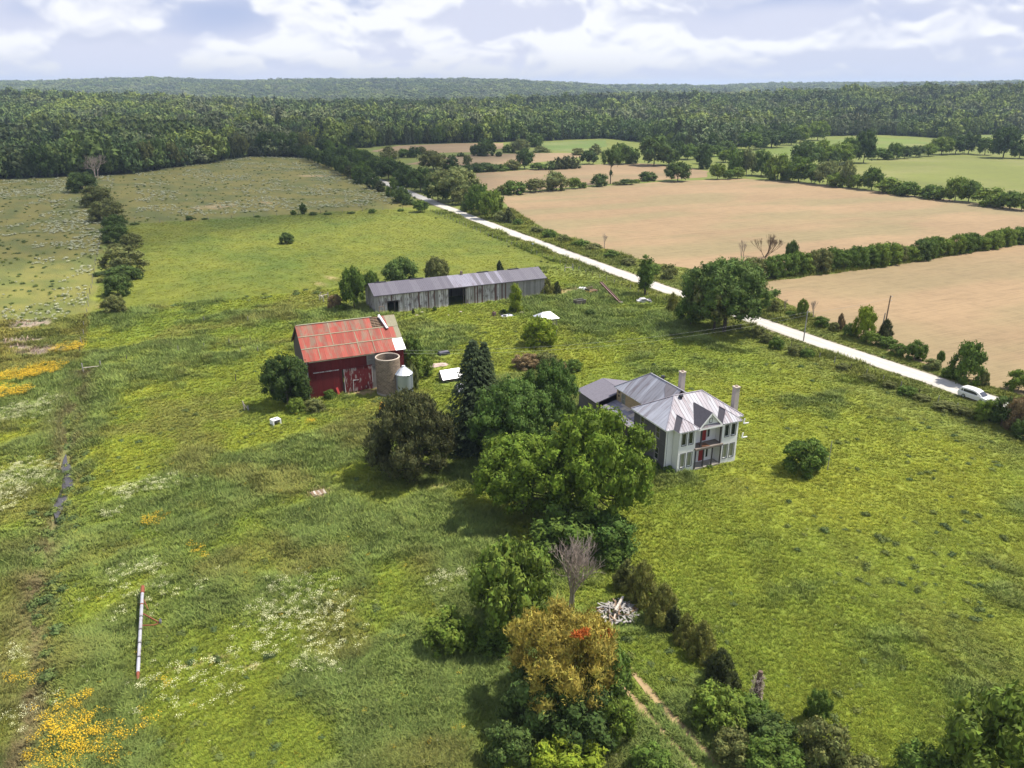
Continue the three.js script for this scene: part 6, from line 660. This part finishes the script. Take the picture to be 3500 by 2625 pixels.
many(['bush'], ['mid', 'olive', 'mid2'], [[3430, 1452, 110, 1345, 'dark2'], [3472, 1472, 90, 1338, 'brown'], [3354, 1442, 60, 1352, 'mid2', 'vine'], [3493, 1500, 76, 1425, 'dark2'], [3400, 1440, 70, 1380, 'mid'], [2966, 1304, 56, 1275], [3099, 1350, 70, 1318], [3150, 1368, 60, 1345], [3231, 1400, 86, 1371, 'olive'], [3281, 1417, 56, 1385], [2653, 1194, 56, 1148], [2718, 1214, 66, 1175, 'olive'], [2758, 1222, 54, 1188], [2589, 1153, 56, 1112], [2620, 1172, 50, 1135, 'olive'], [3040, 1325, 50, 1300, 'olive'], [2880, 1262, 50, 1240, 'olive'], [3330, 1432, 50, 1395]], 'on the lawn side fence of the gravel road', 'scrub along the lawn side of the road');
// ---------------------------------------------------------------- forest: single trees along its edge, the rest one mass
{
  const r = RNG(91);
  for (let x = -330; x < 118; x += 7.5) { const v = forestEdge(x) + 3 + r() * 7, h = mix(12, 21, r()), k = r() < 0.22 ? 'farCedar' : 'farTree'; const mt = k === 'farCedar' ? 'cedarDark' : ['dark', 'dark2', 'mid', 'dark2', 'olive'][Math.floor(r() * 5)]; plant(k, mt, [x + (r() - 0.5) * 5, 0, -v], (k === 'farCedar' ? 0.45 : 0.68) * h * mix(0.8, 1.2, r()), h, looks(mt, k, 'on the forest edge behind the flower fields'), 'trees along the edge of the forest behind the flower fields'); }
  for (let px = 1215; px < 3520; px += 27) { const p = G(px + (r() - 0.5) * 20, along(FR2.map(q => [q[1], q[0]]), px) - 1), h = mix(11, 20, r()), k = r() < 0.3 ? 'farCedar' : 'farTree'; const mt = k === 'farCedar' ? 'cedarDark' : ['dark', 'dark2', 'mid', 'dark2', 'mid2'][Math.floor(r() * 5)]; plant(k, mt, p, (k === 'farCedar' ? 0.5 : 0.72) * h, h, looks(mt, k, 'on the forest edge behind the cultivated fields'), 'trees along the edge of the far forest'); }
  for (let v = 440; v < 660; v += 8) for (const [x0, s] of [[113.5, -1], [128.5, 1]]) { const h = mix(7, 13, r()); plant('farTree', ['dark', 'dark2', 'mid'][Math.floor(r() * 3)], [x0 + s * r() * 6, 0, -v - r() * 5], h * 0.85, h, 'dark tree crowding the far end of the gravel road', 'trees at the far end of the road'); }
}
{
  const r = RNG(17), geos = [], near = []; for (let k = 0; k < 4; k++) { const L = crownLobes(900 + k, 15, { rad: 0.17, y0: 0.0 }); near.push(leaves(900 + k, L, 260, 0.11, { cy: 0.4, per: 3, core: 0 })); } near.push(protos.farCedar[0].children[1].geometry);
  for (let k = 0; k < 3; k++) { const L = crownLobes(970 + k, 7, { rad: 0.26, y0: 0.1 }); geos.push(leaves(970 + k, L, 30, 0.2, { cy: 0.4, per: 2, slim: 0.5, core: 0 })); } geos.push(coneSprays(990, 60, 0.24, { tiers: 8, arms: 6, taper: 0.8 }));
  const all = [...near.map(g => ({ g, m: [], c: [] })), ...geos.map(g => ({ g, m: [], c: [] }))], M4 = new THREE.Matrix4(), q = new THREE.Quaternion(), UP = new THREE.Vector3(0, 1, 0);
  for (let f = 430; f < 5600;) {
    const s = 7.6 + f * 0.0014; for (let l = -f * 0.86 - 60; l < f * 0.86 + 60; l += s) {
      const ll = l + (r() - 0.5) * s, ff = f + (r() - 0.5) * s, x = ll * RX + ff * FX, z = ll * RZ + ff * FZ, v = -z; const a = r(), b = r(), c = r(), d = r();
      if (!inForest(x, v) || Math.abs(x - along(ROADC, v)) < 6 || (x < 112 && v < forestEdge(x) + 4)) continue;
      const con = fbm(x / 130 + 4, v / 130, 3) > 0.58 ? 0.55 : 0.06, isCon = a < con, h = (f < 1500 ? mix(11, 19, b) : mix(9, 16, b)) * (isCon ? 1.1 : 1) * (0.85 + 0.35 * fbm(x / 60, v / 60 + 8, 2)), w = isCon ? h * 0.55 : s * mix(1.15, 1.8, c);
      const arr = all[f < 1500 ? (isCon ? 4 : Math.floor(d * 4)) : 5 + (isCon ? 3 : Math.floor(d * 3))]; const big = c > 0.92 ? 1.34 : c < 0.12 ? 0.72 : 1; arr.m.push(x, T(x, z) - 1, z, w * Math.sqrt(big) * (c > 0.92 ? 1.2 : 1), (h + 1) * big, d * 40);
      const t = fbm(x / 90 + 60, v / 90, 3), yel = clamp(sst(0.36, 0.66, t) * 0.75 + (c - 0.4) * 0.7), gr = sst(0.5, 0.7, fbm(x / 40, v / 40 + 99, 2)), k = (0.75 + 0.5 * d) * (f < 1500 ? 0.92 : 0.74); arr.c.push(...(isCon ? [0.06 * k, 0.083 * k, 0.036 * k] : [mix(0.078, mix(0.185, 0.16, gr), yel) * k, mix(0.13, mix(0.235, 0.185, gr), yel) * k, mix(0.036, mix(0.045, 0.085, gr), yel) * k]));
    } f += s * 0.92;
  }
  const fm = new THREE.MeshStandardMaterial({ vertexColors: true, roughness: 1, side: THREE.DoubleSide }); all.forEach((a, i) => { const n = a.m.length / 6; if (!n) return; const im = new THREE.InstancedMesh(a.g, fm, n); for (let k = 0; k < n; k++) { const [x, y, z, w, h, t] = a.m.slice(k * 6, k * 6 + 6); M4.compose(new THREE.Vector3(x, y, z), q.setFromAxisAngle(UP, t), new THREE.Vector3(w, h, w)); im.setMatrixAt(k, M4); im.setColorAt(k, col(a.c[k * 3], a.c[k * 3 + 1], a.c[k * 3 + 2])); } im.name = numbered('far_forest'); im.castShadow = im.receiveShadow = true; im.userData.kind = 'stuff'; scene.add(im); });
}
// ---------------------------------------------------------------- grass and flowers
const NOGRASS = [[59.2, 71.75, 77.85, 104.2], [19, 37, 127, 140], [43.5, 88.5, 173.8, 183.5]]; // buildings: x0, x1, v0, v1
const bare = (x, v) => NOGRASS.some(b => x > b[0] && x < b[1] && v > b[2] && v < b[3]) || Math.hypot(x - 32.75, v - 124.35) < 2.3 || Math.hypot(x - 34.95, v - 122.3) < 1.6 || Math.abs(x - along(ROADC, v)) < 2.9;
const CLEAR = [[...G(2022, 1001), 2.3], [...G(1992, 989), 1.7], [...G(1981, 1041), 1.8], [...G(2200, 1034), 2.1], [...G(943, 1451), 1.1], [...G(1517, 1212), 1.7], [...G(1500, 1249), 2.0], [...G(1545, 1303), 2.6], [...G(1733, 1078), 1.8], [...onLand(2112, 2100), 2.1], [...onLand(1089, 1690), 1.3], [...G(1590, 1345), 1.7], [...G(1689, 1080), 0.8], [...G(2120, 1037), 1.2]];
const cleared = (x, z) => CLEAR.some(c => Math.hypot(x - c[0], z - c[2] - 0.6) < c[3]);
const inPoly = (L, x, v) => { let c = false; for (let i = 0, j = L.length - 1; i < L.length; j = i++) if ((L[i][1] > v) !== (L[j][1] > v) && x < (L[j][0] - L[i][0]) * (v - L[i][1]) / (L[j][1] - L[i][1]) + L[i][0]) c = !c; return c; };
{
  const tuft = (seed, blades, h, w, bend) => { const r = RNG(seed), m = new MB(); for (let k = 0; k < blades; k++) { const t = r() * 6.28, d = Math.sqrt(r()) * 0.34, x = Math.cos(t) * d, z = Math.sin(t) * d, H = h * (0.55 + 0.6 * r()), b = bend * (0.4 + r()), a = t + (r() - 0.5) * 2, nx = -Math.sin(a) * w, nz = Math.cos(a) * w, ex = x + Math.cos(a) * b * H, ez = z + Math.sin(a) * b * H; const mx = x + Math.cos(a) * b * H * 0.3, mz = z + Math.sin(a) * b * H * 0.3; m.quad([x - nx, -0.05, z - nz], [x + nx, -0.05, z + nz], [mx + nx * 0.8, H * 0.6, mz + nz * 0.8], [mx - nx * 0.8, H * 0.6, mz - nz * 0.8]); m.tri([mx - nx * 0.8, H * 0.6, mz - nz * 0.8], [mx + nx * 0.8, H * 0.6, mz + nz * 0.8], [ex, H, ez]); } return m.geo(); };
  const kinds = [tuft(1, 12, 0.5, 0.035, 0.6), tuft(2, 14, 0.6, 0.03, 0.9), tuft(3, 10, 0.42, 0.05, 0.7)].map(g => ({ g, m: [], c: [] })), r = RNG(23), M4 = new THREE.Matrix4(), E = new THREE.Euler(), Q = new THREE.Quaternion(), c = [0, 0, 0], N = 540000, s0 = Math.sqrt(40), s1 = Math.sqrt(345);
  for (let i = 0; i < N; i++) {
    const s = mix(s0, s1, r()), f = s * s, l = (r() * 2 - 1) * (f * 0.74 + 8), x = l * RX + f * FX, z = l * RZ + f * FZ, v = -z, a = r(), b = r(), d = r(), e = r();
    if (x > 131 && (inPoly(F1, x, v) || inPoly(F2, x, v)) || bare(x, v) || v > 204 && x < 108 && (v > 341 || x < -17 || d < 0.45) || f > 215 && v < 204 && d < 0.5 || d < 0.85 && cleared(x, z)) continue; if (Math.abs(x - ditchX(v)) < 0.7 && v < 130 && v > 95) continue; if (v < 47 && (Math.abs(x - 34.0 + (v - 35) * 0.055) < 0.42 || Math.abs(x - 32.3 + (v - 35) * 0.055) < 0.36)) continue; if (blob(BARE, x, z, v > 150 ? 2 : 0.6) > 0.45 && d < 0.85) continue;
    landColor(x, z, c); const L = v > 203 && x < 109 ? 0 : lush(x, v), past = v > 203 && x < 109 ? 0.26 : x > 62 && v < 120 && x < 112 ? 0.72 : 1, size = 0.66 * Math.pow(f / 60, 0.45) * mix(0.8, 1.3, L) * mix(0.75, 1.25, a), k = mix(1.0, 1.4, b) * mix(0.82, 1.22, n2(x / 1.7 + 31, v / 1.7)), wind = (n2(x / 6, v / 6) + n2(x / 2.5 + 60, v / 2.5)) * 3.2, lean = mix(0.1, 0.62, L) * d; const o = kinds[L > 0.5 ? (e < 0.7 ? 1 : 0) : (e < 0.5 ? 0 : 2)];
    E.set(Math.cos(wind) * lean, e * 6.28, Math.sin(wind) * lean, 'XZY'); M4.compose(new THREE.Vector3(x, T(x, z), z), Q.setFromEuler(E), new THREE.Vector3(size, size * past * mix(0.8, 1.25, L), size)); o.m.push(M4.clone()); const y = (a - 0.5) * 0.25; o.c.push([c[0] * k * (1 + y), c[1] * k, c[2] * k]);
  }
  const gm = new THREE.MeshStandardMaterial({ roughness: 1, side: THREE.DoubleSide }); for (const o of kinds) { const im = new THREE.InstancedMesh(o.g, gm, o.m.length); o.m.forEach((m, k) => { im.setMatrixAt(k, m); im.setColorAt(k, col(...o.c[k])); }); im.name = numbered('meadow_grass'); im.receiveShadow = im.castShadow = true; im.userData.kind = 'stuff'; scene.add(im); }
  // flower heads
  const heads = (seed, n, rad) => { const q = RNG(seed), m = new MB(); for (let k = 0; k < n; k++) { const t = q() * 6.28, d = Math.sqrt(q()) * 0.42, x = Math.cos(t) * d, z = Math.sin(t) * d, y = 0.5 + q() * 0.25, s = rad * (0.6 + 0.8 * q()), u = q() * 6; m.poly([0, 1, 2, 3, 4].map(i => [x + Math.cos(u + i * 1.257) * s, y + (q() - 0.5) * 0.05, z + Math.sin(u + i * 1.257) * s])); } return m.geo(); };
  const fl = { white_flowers: { g: heads(5, 20, 0.034), m: [], c: col(0.56, 0.56, 0.33) }, yellow_flowers: { g: heads(6, 20, 0.038), m: [], c: col(0.58, 0.38, 0.015) } };
  const put = (o, x, z, s, sy) => { if (bare(x, -z)) return; M4.compose(new THREE.Vector3(x, T(x, z), z), Q.setFromAxisAngle(new THREE.Vector3(0, 1, 0), r() * 6), new THREE.Vector3(s, sy || s, s)); o.m.push(M4.clone()); };
  for (const [list, o, dens] of [[WHITE, fl.white_flowers, 5], [YELLOW, fl.yellow_flowers, 6]]) for (const b of list) { const n = Math.round(b[3] * b[4] * 4 * dens * b[5]); for (let i = 0; i < n; i++) { const x = b[0] + (r() * 2 - 1) * b[3] * 1.15, z = b[2] + (r() * 2 - 1) * b[4] * 1.15; if (r() < blob([[b[0], 0, b[2], b[3], b[4], 1]], x, z, 0.8)) put(o, x, z, rr(0.7, 1.25, r) * (b[2] < -150 ? 1.4 : 1)); } }
  for (let i = 0; i < 1500; i++) { const f = 45 + r() * 120, l = (r() * 2 - 1) * f * 0.72, x = l * RX + f * FX, z = l * RZ + f * FZ; if (x < 108 && r() < 0.5) put(fl.white_flowers, x, z, rr(0.2, 0.5, r), 0.8); else if (x < 20 && r() < 0.6) put(fl.yellow_flowers, x, z, rr(0.3, 0.7, r), 0.9); }
  for (const k in fl) { const o = fl[k], im = new THREE.InstancedMesh(o.g, std(o.c, { side: THREE.DoubleSide }), o.m.length); o.m.forEach((m, i) => { im.setMatrixAt(i, m); const t = rr(0.8, 1.2, r); im.setColorAt(i, col(t, t, t * 0.95)); }); im.name = numbered(k); im.receiveShadow = im.castShadow = true; im.userData.kind = 'stuff'; scene.add(im); }
  // clumps of blossom in the old fields, far enough to read as single pale cushions
  const cush = leaves(808, [[0, 0.1, 0, 0.42], [0.25, 0.08, 0.1, 0.3], [-0.22, 0.08, -0.12, 0.3]], 130, 0.12, { cy: 0, per: 2, flat: 0.4, floor: 0.02, outward: 0.1 }), cm = [], cc = [];
  for (let i = 0; i < 60000 && cm.length < 6500; i++) { const f = 150 + r() * 480, l = (r() * 2 - 1) * f * 0.75, x = l * RX + f * FX, z = l * RZ + f * FZ, v = -z; const A = x < -19 && v > 185 && !inForest(x, v), B = x > -8 && x < 108 && v > 352 && !inForest(x, v); if (!A && !B) continue; const dn = sst(0.42, 0.66, fbm(x / 16, v / 16 + 3, 4)) * (A ? sst(170, 215, v) : 0.8); if (r() > dn) continue; const w = rr(0.5, 1.4, r) * mix(0.55, 1, sst(190, 330, v)); M4.compose(new THREE.Vector3(x, T(x, z) + 0.3, z), Q.setFromAxisAngle(new THREE.Vector3(0, 1, 0), r() * 6), new THREE.Vector3(w * 1.2, rr(0.6, 1.2, r), w)); cm.push(M4.clone()); const t = rr(0.75, 1.1, r); cc.push([0.47 * t, 0.48 * t, 0.32 * t]); }
  { const im = new THREE.InstancedMesh(cush, new THREE.MeshStandardMaterial({ vertexColors: true, roughness: 1, side: THREE.DoubleSide }), cm.length); cm.forEach((m, i) => { im.setMatrixAt(i, m); im.setColorAt(i, col(...cc[i])); }); im.name = 'wildflower_clumps'; im.receiveShadow = im.castShadow = true; im.userData.kind = 'stuff'; scene.add(im); }
  // coarse weeds and tussocks
  const wd = leaves(818, [[0, 0.2, 0, 0.4], [0.3, 0.15, 0.1, 0.3], [-0.25, 0.15, -0.15, 0.3]], 150, 0.16, { cy: 0, per: 2, rise: 0.4, floor: 0 }), wm = [], wc = [];
  for (let i = 0; i < 16000; i++) { const s = mix(Math.sqrt(45), Math.sqrt(620), r()), f = s * s, l = (r() * 2 - 1) * f * 0.75, x = l * RX + f * FX, z = l * RZ + f * FZ, v = -z; if (bare(x, v) || inForest(x, v) || x > 131 && f < 700 || v > 205 && v < 339 && x > -8 && x < 104) continue; const old = x < -18 && v > 165 || v > 341, edge = Math.abs(x - ditchX(v)) < 3 && v < 165 || Math.abs(v - 202) < 2.5 && x < 45 || false; const p = old ? 0.5 : edge ? 0.9 : x > 104 ? 0.22 : fbm(x / 9 + 44, v / 9, 3) > 0.6 ? 0.35 : 0.03; if (r() > p) continue; const w = rr(0.5, 1.4, r) * (old ? 0.9 : edge ? 1.25 : 0.75); M4.compose(new THREE.Vector3(x, T(x, z), z), Q.setFromAxisAngle(new THREE.Vector3(0, 1, 0), r() * 6), new THREE.Vector3(w, w * rr(0.5, 0.9, r), w)); wm.push(M4.clone()); const t = rr(0.8, 1.25, r), y = r(); wc.push([mix(0.075, 0.16, y) * t, mix(0.12, 0.19, y) * t, 0.035 * t]); }
  { const im = new THREE.InstancedMesh(wd, new THREE.MeshStandardMaterial({ vertexColors: true, roughness: 1, side: THREE.DoubleSide }), wm.length); wm.forEach((m, i) => { im.setMatrixAt(i, m); im.setColorAt(i, col(...wc[i])); }); im.name = 'coarse_weeds'; im.receiveShadow = im.castShadow = true; im.userData.kind = 'stuff'; scene.add(im); }
}
// ---------------------------------------------------------------- the summer clouds whose shadow lies on the far fields and the forest
for (const [cx, cv, rx, rz, seed] of [[-80, 640, 330, 320, 3], [560, 1500, 260, 300, 14]]) {
  const alt = 1000, g = new THREE.IcosahedronGeometry(1, 24), p = g.attributes.position; for (let i = 0; i < p.count; i++) { const x = p.getX(i), y = p.getY(i), z = p.getZ(i), q = 0.7 + 0.6 * fbm3(x * 2.2 + seed, y * 2.2, z * 2.2, 4); p.setXYZ(i, x * q * rx, (y > 0 ? y * 130 : y * 25) * q, z * q * rz); } g.computeVertexNormals();
  const m = struct('cloud', g, new THREE.MeshStandardMaterial({ color: col(0.9, 0.9, 0.92), roughness: 1, transparent: true, opacity: 0.3 })); m.position.set(cx + SUN.x / SUN.y * alt, alt, -cv + SUN.z / SUN.y * alt);
}
renderer.render(scene, camera);
